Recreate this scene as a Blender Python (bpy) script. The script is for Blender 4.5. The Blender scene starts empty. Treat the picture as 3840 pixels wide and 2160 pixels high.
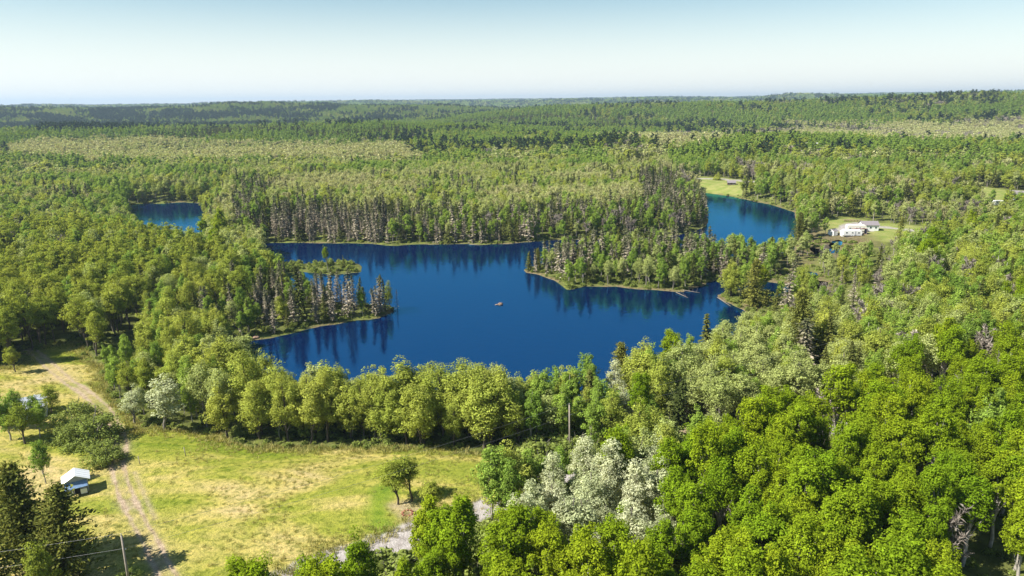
import bpy, math, random
import numpy as np
from mathutils import Matrix, Vector
SC = bpy.context.scene
COL = SC.collection
R = math.radians
rng = np.random.default_rng(11)
random.seed(5)

# ------------------------------------------------------------------ camera, sky, sun, exposure
CAM_H, F_PX = 60.0, 683.0
PITCH, ROLL = R(15.15), R(0.5)
cam_data = bpy.data.cameras.new('camera')
cam_data.sensor_width = 36.0
cam_data.lens = 36.0 * F_PX / 1024.0
cam_data.clip_start, cam_data.clip_end = 0.5, 40000.0
cam = bpy.data.objects.new('camera', cam_data)
COL.objects.link(cam)
fw = np.array([0.0, math.cos(PITCH), -math.sin(PITCH)])
rt0 = np.array([1.0, 0.0, 0.0]); up0 = np.cross(rt0, fw)
rt = rt0 * math.cos(ROLL) - up0 * math.sin(ROLL)
up = up0 * math.cos(ROLL) + rt0 * math.sin(ROLL)
cam.matrix_world = Matrix(((rt[0], up[0], -fw[0], 0), (rt[1], up[1], -fw[1], 0), (rt[2], up[2], -fw[2], CAM_H), (0, 0, 0, 1)))
SC.camera = cam

SUN_EL, SUN_AZ = R(46.0), R(253.0)          # azimuth measured clockwise from +Y: from the left, a little behind the camera
world = bpy.data.worlds.new('World'); SC.world = world
world.use_nodes = True
wn, wl = world.node_tree.nodes, world.node_tree.links
wn.clear()
w_out = wn.new('ShaderNodeOutputWorld'); w_bg = wn.new('ShaderNodeBackground')
sky = wn.new('ShaderNodeTexSky'); sky.sky_type = 'NISHITA'; sky.sun_disc = False
sky.sun_elevation = SUN_EL; sky.sun_rotation = SUN_AZ
sky.altitude = 300.0; sky.air_density = 1.0; sky.dust_density = 0.4; sky.ozone_density = 2.5
w_bg.inputs['Strength'].default_value = 0.077
# white summer haze low over the horizon, all the way round
w_tc = wn.new('ShaderNodeTexCoord'); w_sx = wn.new('ShaderNodeSeparateXYZ'); wl.new(w_tc.outputs['Generated'], w_sx.inputs[0])
w_ab = wn.new('ShaderNodeMath'); w_ab.operation = 'ABSOLUTE'; wl.new(w_sx.outputs[2], w_ab.inputs[0])
w_mr = wn.new('ShaderNodeMapRange'); w_mr.interpolation_type = 'SMOOTHSTEP'
for k_, v_ in (('From Min', 0.0), ('From Max', 0.17), ('To Min', 0.80), ('To Max', 0.0)): w_mr.inputs[k_].default_value = v_
wl.new(w_ab.outputs[0], w_mr.inputs[0])
w_mx = wn.new('ShaderNodeMix'); w_mx.data_type = 'RGBA'; w_mx.inputs[7].default_value = (7.9, 7.7, 7.3, 1)
wl.new(w_mr.outputs[0], w_mx.inputs[0]); w_tn = wn.new('ShaderNodeVectorMath'); w_tn.operation = 'MULTIPLY'; w_tn.inputs[1].default_value = (0.84, 0.92, 0.82)
wl.new(sky.outputs[0], w_tn.inputs[0]); wl.new(w_tn.outputs[0], w_mx.inputs[6]); wl.new(w_mx.outputs[2], w_bg.inputs[0]); wl.new(w_bg.outputs[0], w_out.inputs['Surface'])

sun_data = bpy.data.lights.new('sun', 'SUN'); sun_data.energy = 5.0; sun_data.angle = R(0.5); sun_data.color = (1.0, 0.95, 0.87)
sun = bpy.data.objects.new('sun', sun_data); COL.objects.link(sun)
sdir = Vector((math.sin(SUN_AZ) * math.cos(SUN_EL), math.cos(SUN_AZ) * math.cos(SUN_EL), math.sin(SUN_EL)))
sun.rotation_euler = sdir.to_track_quat('Z', 'Y').to_euler()
sun.location = (-60, -40, 120)
SC.view_settings.view_transform = 'Standard'; SC.view_settings.look = 'None'
SC.view_settings.exposure = 1.0; SC.view_settings.gamma = 1.0; SC.view_settings.use_curve_mapping = False
SC.render.engine = 'CYCLES'
SC.cycles.max_bounces = 8; SC.cycles.diffuse_bounces = 4; SC.cycles.glossy_bounces = 2
SC.cycles.transmission_bounces = 4; SC.cycles.volume_bounces = 0; SC.cycles.transparent_max_bounces = 4
SC.cycles.use_denoising = True
SC.cycles.caustics_reflective = False; SC.cycles.caustics_refractive = False

# ------------------------------------------------------------------ from photo positions to places on the ground
def ray(px, py):
    """direction through a point of the photograph given on its full 3840 x 2160 size"""
    u = (np.asarray(px, float) / 3.75 - 512.0) / F_PX; v = (288.0 - np.asarray(py, float) / 3.75) / F_PX
    return fw + np.multiply.outer(u, rt) + np.multiply.outer(v, up)
def gnd(px, py, z=0.0):
    d = ray(px, py); t = (z - CAM_H) / np.minimum(d[..., 2], -1e-4)
    return np.stack([d[..., 0] * t, d[..., 1] * t], -1)
def poly(pts, z=0.0, k=1.0):
    a = np.array(pts, float) * k
    return gnd(a[:, 0], a[:, 1], z)
def to_px(x, y, z):
    p = np.stack([x, y, z - CAM_H], -1); d = np.maximum(p @ fw, 1e-3)
    return (512 + F_PX * (p @ rt) / d) * 3.75, (288 - F_PX * (p @ up) / d) * 3.75, d
def smooth(a, b, x):
    t = np.clip((x - a) / (b - a), 0, 1); return t * t * (3 - 2 * t)
def hash2(i, j, s):
    h = (i * 374761393 + j * 668265263 + s * 974634777) & 0xffffffff
    h = ((h ^ (h >> 13)) * 1274126177) & 0xffffffff
    return ((h ^ (h >> 16)) & 0xffffff) / float(0xffffff)
def vnoise(x, y, s=0):
    xi = np.floor(x).astype(np.int64); yi = np.floor(y).astype(np.int64)
    fx = x - xi; fy = y - yi; fx = fx * fx * (3 - 2 * fx); fy = fy * fy * (3 - 2 * fy)
    a = hash2(xi, yi, s); b = hash2(xi + 1, yi, s); c = hash2(xi, yi + 1, s); d = hash2(xi + 1, yi + 1, s)
    return (a * (1 - fx) + b * fx) * (1 - fy) + (c * (1 - fx) + d * fx) * fy
def fbm(x, y, s=0, o=4):
    r = 0; a = 0.5; t = 0
    for k in range(o):
        r = r + a * vnoise(x * 2 ** k, y * 2 ** k, s + k); t += a; a *= 0.5
    return r / t
def sdf(P, x, y):
    """signed distance to a closed outline, negative inside"""
    x = np.asarray(x, float); y = np.asarray(y, float)
    d = np.full(x.shape, 1e18); ins = np.zeros(x.shape, bool); n = len(P)
    for i in range(n):
        ax, ay = P[i]; bx, by = P[(i + 1) % n]
        ex, ey = bx - ax, by - ay; wx, wy = x - ax, y - ay
        t = np.clip((wx * ex + wy * ey) / (ex * ex + ey * ey + 1e-9), 0, 1)
        d = np.minimum(d, (wx - ex * t) ** 2 + (wy - ey * t) ** 2)
        c = ((ay > y) != (by > y)) & (x < (bx - ax) * (y - ay) / (by - ay + 1e-12) + ax)
        ins ^= c
    d = np.sqrt(d); return np.where(ins, -d, d)
def line_d(P, x, y):
    d = np.full(np.shape(x), 1e18)
    for i in range(len(P) - 1):
        ax, ay = P[i]; bx, by = P[i + 1]; ex, ey = bx - ax, by - ay; wx, wy = x - ax, y - ay
        t = np.clip((wx * ex + wy * ey) / (ex * ex + ey * ey + 1e-9), 0, 1)
        d = np.minimum(d, (wx - ex * t) ** 2 + (wy - ey * t) ** 2)
    return np.sqrt(d)
def inside(P, x, y):
    ins = np.zeros(np.shape(x), bool); n = len(P)
    for i in range(n):
        ax, ay = P[i]; bx, by = P[(i + 1) % n]
        ins ^= ((ay > y) != (by > y)) & (x < (bx - ax) * (y - ay) / (by - ay + 1e-12) + ax)
    return ins

# ------------------------------------------------------------------ outlines of water, fields, roads (photo positions laid onto the ground)
LAKE = poly([(991, 912), (979, 921), (1004, 958), (1035, 975), (1110, 991), (1211, 985), (1297, 981), (1345, 990), (1357, 1003), (1345, 1019), (1270, 1029), (1160, 1023), (1120, 1018),
             (1085, 1035), (1078, 1068), (1105, 1098), (1180, 1122), (1290, 1138), (1400, 1148), (1462, 1153), (1484, 1162), (1474, 1174), (1421, 1192), (1346, 1198), (1297, 1207), (1211, 1222),
             (1110, 1242), (1004, 1268), (930, 1280), (878, 1274), (850, 1258), (838, 1268), (870, 1300), (905, 1350), (950, 1440), (1050, 1525), (1200, 1560), (1400, 1572),
             (1700, 1572), (2000, 1562), (2300, 1530), (2500, 1480), (2640, 1390), (2730, 1290), (2790, 1215), (2810, 1178), (2790, 1160), (2752, 1146), (2706, 1125), (2694, 1106), (2730, 1092),
             (2800, 1085), (2830, 1080), (2870, 1100), (2905, 1118), (2960, 1092), (2998, 1078), (2990, 1060), (2930, 1066), (2893, 1060), (2850, 1052), (2802, 1056), (2730, 1050), (2680, 1050), (2655, 1058),
             (2640, 1072), (2590, 1083), (2565, 1098), (2535, 1095), (2431, 1086), (2305, 1074), (2194, 1073), (2128, 1086), (2098, 1067), (2077, 1052), (2017, 1029), (1977, 1023), (1964, 1013), (1997, 1000),
             (2052, 993), (2110, 975), (2200, 955), (2320, 944), (2500, 947), (2590, 950), (2680, 962), (2780, 972), (2900, 965), (2975, 935), (2990, 880), (2984, 797), (2893, 767), (2843, 759), (2742, 736), (2626, 722),
             (2600, 740), (2625, 775), (2655, 800), (2658, 832), (2640, 852), (2600, 868), (2540, 882), (2420, 892), (2320, 896), (2279, 898), (2150, 898), (2027, 903), (1977, 908), (1900, 914), (1825, 917), (1720, 914), (1623, 916), (1540, 917),
             (1472, 921), (1380, 914), (1297, 912), (1200, 912), (1100, 910)])
POND_L = poly([(494, 769), (550, 762), (606, 764), (681, 759), (757, 764), (807, 752), (815, 768), (772, 786), (764, 830), (775, 900), (760, 950), (640, 962), (545, 930), (505, 870), (490, 815)])
POND_R = poly([(3045, 928), (3070, 934), (3100, 922), (3115, 905), (3158, 893), (3162, 915), (3145, 948), (3100, 950), (3055, 956), (3040, 940)])
POOL_A = poly([(2975, 1040), (2995, 1026), (3030, 1018), (3066, 1024), (3072, 1042), (3050, 1050), (3020, 1052), (2990, 1054)])
POOL_B = poly([(3042, 1060), (3070, 1054), (3102, 1058), (3108, 1072), (3096, 1092), (3060, 1098), (3044, 1082)])
POOL_C = poly([(1700, 372 * 1.49), (1701, 560), (1702, 566), (1699, 566)])
WATERS = [LAKE, POND_L, POND_R, POOL_A, POOL_B]
ZF = 2.6
FIELD = poly([(-900, 1420), (-200, 1400), (0, 1396), (57, 1389), (105, 1373), (125, 1330), (178, 1311), (222, 1299), (286, 1291), (305, 1335), (337, 1367), (375, 1385), (381, 1462), (406, 1510), (444, 1542), (476, 1583),
              (524, 1615), (698, 1605), (790, 1612), (836, 1647), (952, 1668), (1205, 1663), (1507, 1662), (1659, 1672), (1861, 1692), (1866, 1743), (1911, 1778), (1967, 1809), (1950, 1834), (1900, 1854),
              (1700, 1935), (1560, 1965), (1440, 2010), (1320, 2055), (1200, 2085), (1120, 2125), (950, 2190), (700, 2330), (400, 2600), (-900, 2600)], ZF)
TRACK = poly([(118, 1322), (150, 1345), (200, 1390), (260, 1440), (305, 1465), (350, 1500), (395, 1540), (432, 1600), (455, 1660), (450, 1700), (440, 1745), (460, 1830), (490, 1900), (520, 1960), (550, 2010), (575, 2060), (600, 2110), (630, 2170), (720, 2350)], ZF)
TRACK2 = poly([(505, 1775), (528, 1830), (555, 1890), (582, 1950)], ZF)
ROAD = poly([(3900, 1520), (3400, 1565), (3150, 1600), (2943, 1634), (2720, 1675), (2300, 1760), (1990, 1832), (1900, 1880), (1760, 1930), (1600, 1985), (1420, 2055), (1330, 2085), (1240, 2112), (1120, 2160), (900, 2260), (500, 2500)], ZF)
LUSH = poly([(1385, 1850), (1420, 1822), (1470, 1812), (1490, 1850), (1450, 1890), (1445, 1940), (1520, 1990), (1440, 2015), (1400, 2000), (1390, 1930)], ZF)
LAWN_A = poly([(3048, 852), (3060, 832), (3090, 822), (3170, 815), (3225, 820), (3290, 832), (3400, 842), (3560, 856), (3590, 890), (3500, 912), (3400, 912), (3300, 902), (3200, 896), (3130, 892), (3080, 884), (3050, 872)], 1.5)
PAD = poly([(3140, 862), (3150, 845), (3180, 834), (3230, 832), (3300, 845), (3280, 862), (3240, 872), (3180, 880)], 1.5)
DRIVE = poly([(3270, 848), (3330, 852), (3400, 860), (3470, 868), (3560, 880), (3700, 900)], 1.5)
LAWN_B = poly([(2545, 688), (2600, 682), (2700, 686), (2800, 698), (2835, 712), (2815, 730), (2750, 728), (2660, 716), (2590, 708)], 1.5)
FAR_ROAD = poly([(2210, 664), (2260, 667), (2340, 672), (2430, 678), (2520, 684), (2600, 685), (2700, 688), (2830, 700)], 2.0)
LAWN_C = poly([(3490, 735), (3510, 722), (3600, 712), (3700, 715), (3790, 722), (3860, 735), (3860, 800), (3760, 800), (3720, 775), (3620, 760), (3540, 745)], 4.0)
FLAT_R = poly([(2940, 850), (3048, 815), (3400, 815), (3620, 845), (3650, 940), (3300, 930), (3000, 1000), (2850, 1170), (2780, 1170), (2760, 1040), (2900, 1010)], 1.0)
GAP_P = poly([(1820, 1860), (1960, 1790), (2070, 1750), (2110, 1800), (1930, 1890), (1700, 1970), (1680, 1940)], ZF)
YARD_P = poly([(3050, 872), (3160, 880), (3300, 888), (3560, 896), (3480, 960), (3280, 985), (3160, 1000), (3040, 1000), (3010, 960)], 1.4)
DIRT_P = poly([(2530, 1590), (2600, 1578), (2668, 1580), (2660, 1600), (2560, 1606)], ZF)
CLEAR_P = poly([(1900, 1690), (2100, 1650), (2250, 1635), (2520, 1600), (2680, 1585), (2700, 1625), (2400, 1650), (2250, 1690), (1960, 1780)], ZF)
FIRE_P = poly([(1470, 1900), (1530, 1885), (1620, 1945), (1600, 1990), (1530, 1975)], ZF)

def water_sdf(x, y):
    d = sdf(WATERS[0], x, y)
    for P in WATERS[1:]:
        d = np.minimum(d, sdf(P, x, y))
    return d + (fbm(x / 7.0, y / 7.0, 3, 2) - 0.5) * 2.4

def terrain_z(x, y, wd=None):
    x = np.asarray(x, float); y = np.asarray(y, float)
    r = np.hypot(x, y); az = np.degrees(np.arctan2(x, y))
    if wd is None:
        wd = water_sdf(x, y)
    h = 1.2 + 1.6 * smooth(10, 30, wd) + 0
    h = h + 6.0 * smooth(240, 500, r) * (fbm(x / 160, y / 160, 7) - 0.25)
    h = h + 9.0 * smooth(60, 170, x) * smooth(330, 160, r) * smooth(90, 130, r)             # wooded rise to the right
    h = h + 3.0 * (fbm(x / 60, y / 60, 21) - 0.4) * smooth(70, 150, np.abs(x - 10) + 0 * y) * smooth(20, 60, wd)
    g = lambda r0, w: np.exp(-((r - r0 - 260 * (fbm(x / 900, y / 900, 33) - .5) * (r0 / 2000)) / w) ** 2)
    rough = 0.6 + 0.8 * fbm(x / 420, y / 420, 40)
    far = 0
    far = far + g(760, 140) * 9 * smooth(0, 12, az) * rough
    far = far + g(1150, 170) * 15 * smooth(8, -12, az) * rough
    far = far + g(1750, 300) * (30 * smooth(-9, 3, az) + 23 * smooth(8, 36, az)) * rough
    far = far + g(2500, 380) * (38 * smooth(8, -10, az) + 8) * rough
    far = far + g(4700, 600) * (52 + 14 * smooth(-10, 25, az)) * rough
    far = far + smooth(5200, 8600, r) * (46 + 38 * smooth(-34, 2, az) + 8 * smooth(5, 35, az)) * (0.60 + 0.72 * fbm(x / 1100, y / 1100, 55))
    far = far + smooth(1000, 2500, r) * 14 * (fbm(x / 600, y / 600, 61) - 0.3)
    h = h + far
    flat = smooth(25, -5, sdf(FLAT_R, x, y)) * (r < 500)
    h = h * (1 - flat) + (1.3) * flat
    land = 0.25 + (h - 0.25) * smooth(0, 14, wd)
    bed = np.maximum(-2.5, wd * 0.35)
    k = smooth(-1.0, 1.2, wd)
    z = bed * (1 - k) + land * k
    z = z + 0.12 * (fbm(x / 3.0, y / 3.0, 77) - 0.5) * (r < 400)
    return z

# ------------------------------------------------------------------ materials
def new_mat(name):
    m = bpy.data.materials.new(name); m.use_nodes = True
    m.node_tree.nodes.clear(); return m, m.node_tree.nodes, m.node_tree.links
def plain(name, col, rough=0.7, metal=0.0, noise=0.15, scale=3.0, spec=0.3):
    m, n, l = new_mat(name)
    o = n.new('ShaderNodeOutputMaterial'); b = n.new('ShaderNodeBsdfPrincipled')
    b.inputs['Roughness'].default_value = rough; b.inputs['Metallic'].default_value = metal
    b.inputs['Specular IOR Level'].default_value = spec
    t = n.new('ShaderNodeTexNoise'); t.inputs['Scale'].default_value = scale; t.inputs['Detail'].default_value = 5
    g = n.new('ShaderNodeTexCoord'); l.new(g.outputs['Object'], t.inputs['Vector'])
    mp = n.new('ShaderNodeMapRange'); mp.inputs['To Min'].default_value = 1 - noise * 1.6; mp.inputs['To Max'].default_value = 1 + noise
    l.new(t.outputs[0], mp.inputs[0])
    mx = n.new('ShaderNodeVectorMath'); mx.operation = 'SCALE'; mx.inputs[0].default_value = col[:3]
    l.new(mp.outputs[0], mx.inputs['Scale']); l.new(mx.outputs[0], b.inputs['Base Color']); l.new(b.outputs[0], o.inputs[0])
    return m
def foliage(name, c1, c2, trans=0.3, patch=0.5, tip=None, gloss=0.0):
    """c1..c2: colours of the species; picked per tree, per patch of wood and per leaf"""
    m, n, l = new_mat(name)
    o = n.new('ShaderNodeOutputMaterial')
    oi = n.new('ShaderNodeObjectInfo'); at = n.new('ShaderNodeAttribute'); at.attribute_name = 'tint'
    no = n.new('ShaderNodeTexNoise'); no.inputs['Scale'].default_value = 0.022; no.inputs['Detail'].default_value = 3
    l.new(oi.outputs['Location'], no.inputs['Vector'])
    a = n.new('ShaderNodeMath'); a.operation = 'MULTIPLY_ADD'; a.inputs[1].default_value = patch * 2.2; a.inputs[2].default_value = -patch * 1.1
    l.new(no.outputs[0], a.inputs[0])
    b = n.new('ShaderNodeMath'); b.operation = 'ADD'; b.use_clamp = True; rs = n.new('ShaderNodeMath'); rs.operation = 'MULTIPLY_ADD'; rs.inputs[1].default_value = 0.6; rs.inputs[2].default_value = 0.2; l.new(oi.outputs['Random'], rs.inputs[0])
    l.new(a.outputs[0], b.inputs[0]); l.new(rs.outputs[0], b.inputs[1])
    mx = n.new('ShaderNodeMix'); mx.data_type = 'RGBA'; mx.inputs[6].default_value = (*c1, 1); mx.inputs[7].default_value = (*c2, 1)
    l.new(b.outputs[0], mx.inputs[0])
    src = mx.outputs[2]
    if tip is not None:
        at2 = n.new('ShaderNodeAttribute'); at2.attribute_name = 'tip'
        m2 = n.new('ShaderNodeMix'); m2.data_type = 'RGBA'; m2.inputs[7].default_value = (*tip, 1)
        l.new(at2.outputs['Fac'], m2.inputs[0]); l.new(src, m2.inputs[6]); src = m2.outputs[2]
    mr = n.new('ShaderNodeMapRange'); mr.inputs['To Min'].default_value = 0.42; mr.inputs['To Max'].default_value = 1.5
    l.new(at.outputs['Fac'], mr.inputs[0])
    vm = n.new('ShaderNodeVectorMath'); vm.operation = 'SCALE'; l.new(src, vm.inputs[0]); l.new(mr.outputs[0], vm.inputs['Scale'])
    d = n.new('ShaderNodeBsdfDiffuse'); l.new(vm.outputs[0], d.inputs[0])
    t = n.new('ShaderNodeBsdfTranslucent')
    vt = n.new('ShaderNodeVectorMath'); vt.operation = 'MULTIPLY'; vt.inputs[1].default_value = (1.25, 1.15, 0.6); l.new(vm.outputs[0], vt.inputs[0]); l.new(vt.outputs[0], t.inputs[0])
    ms = n.new('ShaderNodeMixShader'); ms.inputs[0].default_value = trans
    l.new(d.outputs[0], ms.inputs[1]); l.new(t.outputs[0], ms.inputs[2]); l.new(ms.outputs[0], o.inputs[0])
    return m
MAT = {}
MAT['aspen'] = foliage('aspen_leaves', (0.155, 0.26, 0.012), (0.30, 0.36, 0.018), 0.38)
MAT['maple'] = foliage('maple_leaves', (0.30, 0.37, 0.06), (0.43, 0.46, 0.09), 0.4)
MAT['birch'] = foliage('birch_leaves', (0.19, 0.31, 0.05), (0.33, 0.43, 0.075), 0.42)
MAT['oak'] = foliage('oak_leaves', (0.24, 0.31, 0.045), (0.36, 0.39, 0.065), 0.4)
MAT['ash'] = foliage('ash_leaves', (0.31, 0.37, 0.11), (0.42, 0.46, 0.17), 0.35)
MAT['budding'] = foliage('budding_twigs', (0.45, 0.42, 0.23), (0.45, 0.49, 0.18), 0.3)
MAT['silver'] = foliage('silver_leaves', (0.39, 0.45, 0.21), (0.56, 0.57, 0.38), 0.3)
MAT['bare'] = foliage('grey_twigs', (0.22, 0.19, 0.16), (0.36, 0.31, 0.26), 0.05)
MAT['spruce'] = foliage('spruce_needles', (0.05, 0.07, 0.02), (0.16, 0.17, 0.04), 0.1)
MAT['dead'] = foliage('dying_spruce_twigs', (0.23, 0.195, 0.14), (0.42, 0.365, 0.27), 0.05, tip=(0.10, 0.115, 0.045))
MAT['whitespruce'] = foliage('broad_spruce_needles', (0.11, 0.13, 0.027), (0.28, 0.28, 0.06), 0.18)
MAT['pine'] = foliage('pine_needles', (0.030, 0.06, 0.024), (0.06, 0.09, 0.03), 0.08)
MAT['bush'] = foliage('willow_leaves', (0.19, 0.25, 0.055), (0.30, 0.35, 0.09), 0.35)
MAT['reed'] = foliage('dry_reed', (0.42, 0.34, 0.20), (0.30, 0.30, 0.10), 0.2)
MAT['bark_pale'] = plain('pale_bark', (0.42, 0.38, 0.32), 0.9, noise=0.45, scale=2.0)
MAT['bark_dark'] = plain('dark_bark', (0.11, 0.09, 0.07), 0.9, noise=0.4, scale=2.0)
MAT['bark_grey'] = plain('grey_bark', (0.24, 0.21, 0.18), 0.9, noise=0.4, scale=2.0)

# ------------------------------------------------------------------ ground
def build_ground():
    azs = np.concatenate([np.linspace(-180, -50, 40, endpoint=False), np.arange(-50, 50, 0.17), np.linspace(50, 180, 40, endpoint=False)])
    rr = [6.0]
    while rr[-1] < 15000:
        r = rr[-1]; rr.append(r + min(0.014 * r + (0.5 if r < 60 else 0), max(0.32, r * r * 0.95 / 41000)))
    rr = np.array(rr); A, Rr = np.meshgrid(np.radians(azs), rr)
    X = (np.sin(A) * Rr).ravel(); Y = (np.cos(A) * Rr).ravel()
    wd = water_sdf(X, Y); Z = terrain_z(X, Y, wd)
    X = np.append(X, 0.0); Y = np.append(Y, 0.0); Z = np.append(Z, 2.6); wd = np.append(wd, 60.0)
    na, nr = len(azs), len(rr)
    j = np.arange(na); jn = (j + 1) % na
    quads = np.concatenate([np.stack([i * na + j, (i + 1) * na + j, (i + 1) * na + jn, i * na + jn], 1)[:, ::-1] for i in range(nr - 1)])
    tris = np.stack([np.full(na, na * nr), j, jn], 1)[:, ::-1]
    me = bpy.data.meshes.new('ground')
    me.vertices.add(len(X)); me.vertices.foreach_set('co', np.stack([X, Y, Z], 1).ravel())
    nl = quads.size + tris.size
    me.loops.add(nl); me.loops.foreach_set('vertex_index', np.concatenate([quads.ravel(), tris.ravel()]).astype(np.int32))
    npoly = len(quads) + len(tris); me.polygons.add(npoly)
    st = np.concatenate([np.arange(len(quads)) * 4, quads.size + np.arange(len(tris)) * 3])
    me.polygons.foreach_set('loop_start', st.astype(np.int32)); me.polygons.foreach_set('use_smooth', np.ones(npoly, bool))
    near = np.hypot(X, Y) < 900
    def mask(fn, w):
        v = np.zeros(len(X)); v[near] = smooth(w, -w, fn(X[near], Y[near])); return v
    n1 = (fbm(X / 4.0, Y / 4.0, 91, 3) - .5) * 3.0
    def S(P, k=1.0): return lambda x, y: sdf(P, x, y) + (fbm(x / 4.0, y / 4.0, 91, 3) - .5) * 3.0 * k
    field = mask(S(FIELD), 1.2)
    lawn = np.maximum.reduce([mask(S(LAWN_A), 1.5), mask(S(LAWN_B), 1.5), mask(S(LAWN_C), 2.0)])
    lush = mask(S(LUSH, .6), 1.5)
    gravel = np.maximum(mask(lambda x, y: line_d(ROAD, x, y) - 2.7 + (fbm(x / 2, y / 2, 5, 2) - .5) * 1.2, 0.5), mask(S(PAD, .5), 0.8))
    gravel = np.maximum(gravel, mask(lambda x, y: line_d(DRIVE, x, y) - 2.2, 0.6))
    gravel = np.maximum(gravel, mask(lambda x, y: line_d(FAR_ROAD, x, y) - 3.0, 1.0))
    d1 = np.full(len(X), 99.0); d1[near] = line_d(TRACK, X[near], Y[near]); d2 = np.full(len(X), 99.0); d2[near] = line_d(TRACK2, X[near], Y[near])
    wob = (fbm(X / 2.5, Y / 2.5, 17, 3) - .5) * 0.7
    rut = np.exp(-((np.abs(d1 + wob * .6) - 0.85) / 0.33) ** 2) * (0.6 + 0.6 * fbm(X / 5, Y / 5, 8, 2)) + 0.62 * np.exp(-(d1 / 1.5) ** 2) * smooth(.38, .62, fbm(X / 6, Y / 6, 12, 3))
    rut = np.maximum(rut, 0.55 * np.exp(-(d2 / 0.45) ** 2))
    rut = np.maximum(rut, .3 * np.exp(-(d1 / 1.6) ** 2))
    dirt = np.clip(np.maximum.reduce([rut, mask(S(DIRT_P), 1.0), 0.7 * mask(S(FIRE_P), 1.2)]), 0, 1)
    Rr_ = np.hypot(X, Y)
    reed = smooth(2.6, 0.4, wd + (fbm(X / 9, Y / 9, 31, 3) - .35) * 8) * (wd > -1.5) * (Rr_ < 900)
    marsh = mask(S(FLAT_R, 2.0), 3.0) * smooth(18, 6, wd)
    reed = np.maximum(reed, marsh)
    for nm, a in (('field', field), ('lawn', lawn), ('lush', lush), ('gravel', gravel), ('dirt', dirt), ('reed', reed)):
        at = me.attributes.new(nm, 'FLOAT', 'POINT'); at.data.foreach_set('value', a.astype(np.float32))
    me.update(); me.validate()
    ob = bpy.data.objects.new('ground', me); COL.objects.link(ob); ob['kind'] = 'structure'
    m, n, l = new_mat('ground_cover')
    o = n.new('ShaderNodeOutputMaterial'); b = n.new('ShaderNodeBsdfDiffuse')
    geo = n.new('ShaderNodeNewGeometry')
    def noise(scale, detail=5, vec=None, dist=0.0):
        t = n.new('ShaderNodeTexNoise'); t.inputs['Scale'].default_value = scale; t.inputs['Detail'].default_value = detail; t.inputs['Distortion'].default_value = dist
        l.new(vec if vec is not None else geo.outputs['Position'], t.inputs['Vector']); return t.outputs[0]
    def ramp(f, stops):
        c = n.new('ShaderNodeValToRGB'); l.new(f, c.inputs[0]); e = c.color_ramp.elements
        while len(e) < len(stops): e.new(0.5)
        for k, (p, col) in enumerate(stops):
            e[k].position = p; e[k].color = (*col, 1)
        return c.outputs[0]
    def mix(f, a, bb, mode='MIX'):
        x = n.new('ShaderNodeMix'); x.data_type = 'RGBA'; x.blend_type = mode
        if isinstance(f, float): x.inputs[0].default_value = f
        else: l.new(f, x.inputs[0])
        l.new(a, x.inputs[6]); l.new(bb, x.inputs[7]); return x.outputs[2]
    def attr(nm):
        a = n.new('ShaderNodeAttribute'); a.attribute_name = nm; return a.outputs['Fac']
    def math_(op, a, v):
        x = n.new('ShaderNodeMath'); x.operation = op; x.use_clamp = True; l.new(a, x.inputs[0])
        if isinstance(v, float): x.inputs[1].default_value = v
        else: l.new(v, x.inputs[1])
        return x.outputs[0]
    mpn = n.new('ShaderNodeMapping'); mpn.inputs['Scale'].default_value = (0.35, 1.0, 1.0); mpn.inputs['Rotation'].default_value = (0, 0, R(-8)); l.new(geo.outputs['Position'], mpn.inputs[0])
    forest = ramp(noise(0.35, 6), [(0.3, (0.06, 0.08, 0.02)), (0.5, (0.12, 0.13, 0.04)), (0.7, (0.17, 0.20, 0.045))])
    f1 = ramp(noise(0.13, 6, mpn.outputs[0], 0.6), [(0.35, (0.16, 0.205, 0.025)), (0.48, (0.26, 0.265, 0.05)), (0.57, (0.37, 0.32, 0.10)), (0.69, (0.44, 0.35, 0.17))])
    f2 = ramp(noise(1.1, 8, None, 1.0), [(0.30, (0.45, 0.52, 0.40)), (0.5, (0.95, 0.95, 0.95)), (0.72, (1.35, 1.25, 1.2))])
    f3 = ramp(noise(7.0, 4), [(0.3, (0.72, 0.74, 0.7)), (0.7, (1.25, 1.22, 1.2))])
    fld = mix(1.0, mix(1.0, f1, f2, 'MULTIPLY'), f3, 'MULTIPLY')
    base = mix(attr('field'), forest, fld)
    lw = mix(1.0, ramp(noise(0.2, 4), [(0.35, (0.17, 0.22, 0.05)), (0.65, (0.27, 0.27, 0.095))]), f3, 'MULTIPLY')
    base = mix(attr('lawn'), base, lw)
    lu = mix(1.0, ramp(noise(0.8, 4), [(0.35, (0.11, 0.17, 0.02)), (0.65, (0.19, 0.25, 0.03))]), f3, 'MULTIPLY')
    base = mix(attr('lush'), base, lu)
    rd = mix(1.0, ramp(noise(0.9, 5), [(0.35, (0.07, 0.055, 0.03)), (0.52, (0.20, 0.16, 0.09)), (0.65, (0.10, 0.11, 0.035))]), f3, 'MULTIPLY')
    base = mix(attr('reed'), base, rd)
    dt = mix(1.0, ramp(noise(1.6, 6), [(0.35, (0.27, 0.20, 0.14)), (0.65, (0.42, 0.33, 0.24))]), f3, 'MULTIPLY')
    base = mix(attr('dirt'), base, dt)
    gv = mix(1.0, ramp(noise(0.7, 6), [(0.35, (0.28, 0.25, 0.235)), (0.65, (0.40, 0.37, 0.355))]), f3, 'MULTIPLY')
    base = mix(attr('gravel'), base, gv)
    l.new(base, b.inputs[0])
    bp = n.new('ShaderNodeBump'); bp.inputs['Strength'].default_value = 0.6; bp.inputs['Distance'].default_value = 0.25
    l.new(noise(4.5, 6), bp.inputs['Height']); l.new(bp.outputs[0], b.inputs['Normal'])
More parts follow.
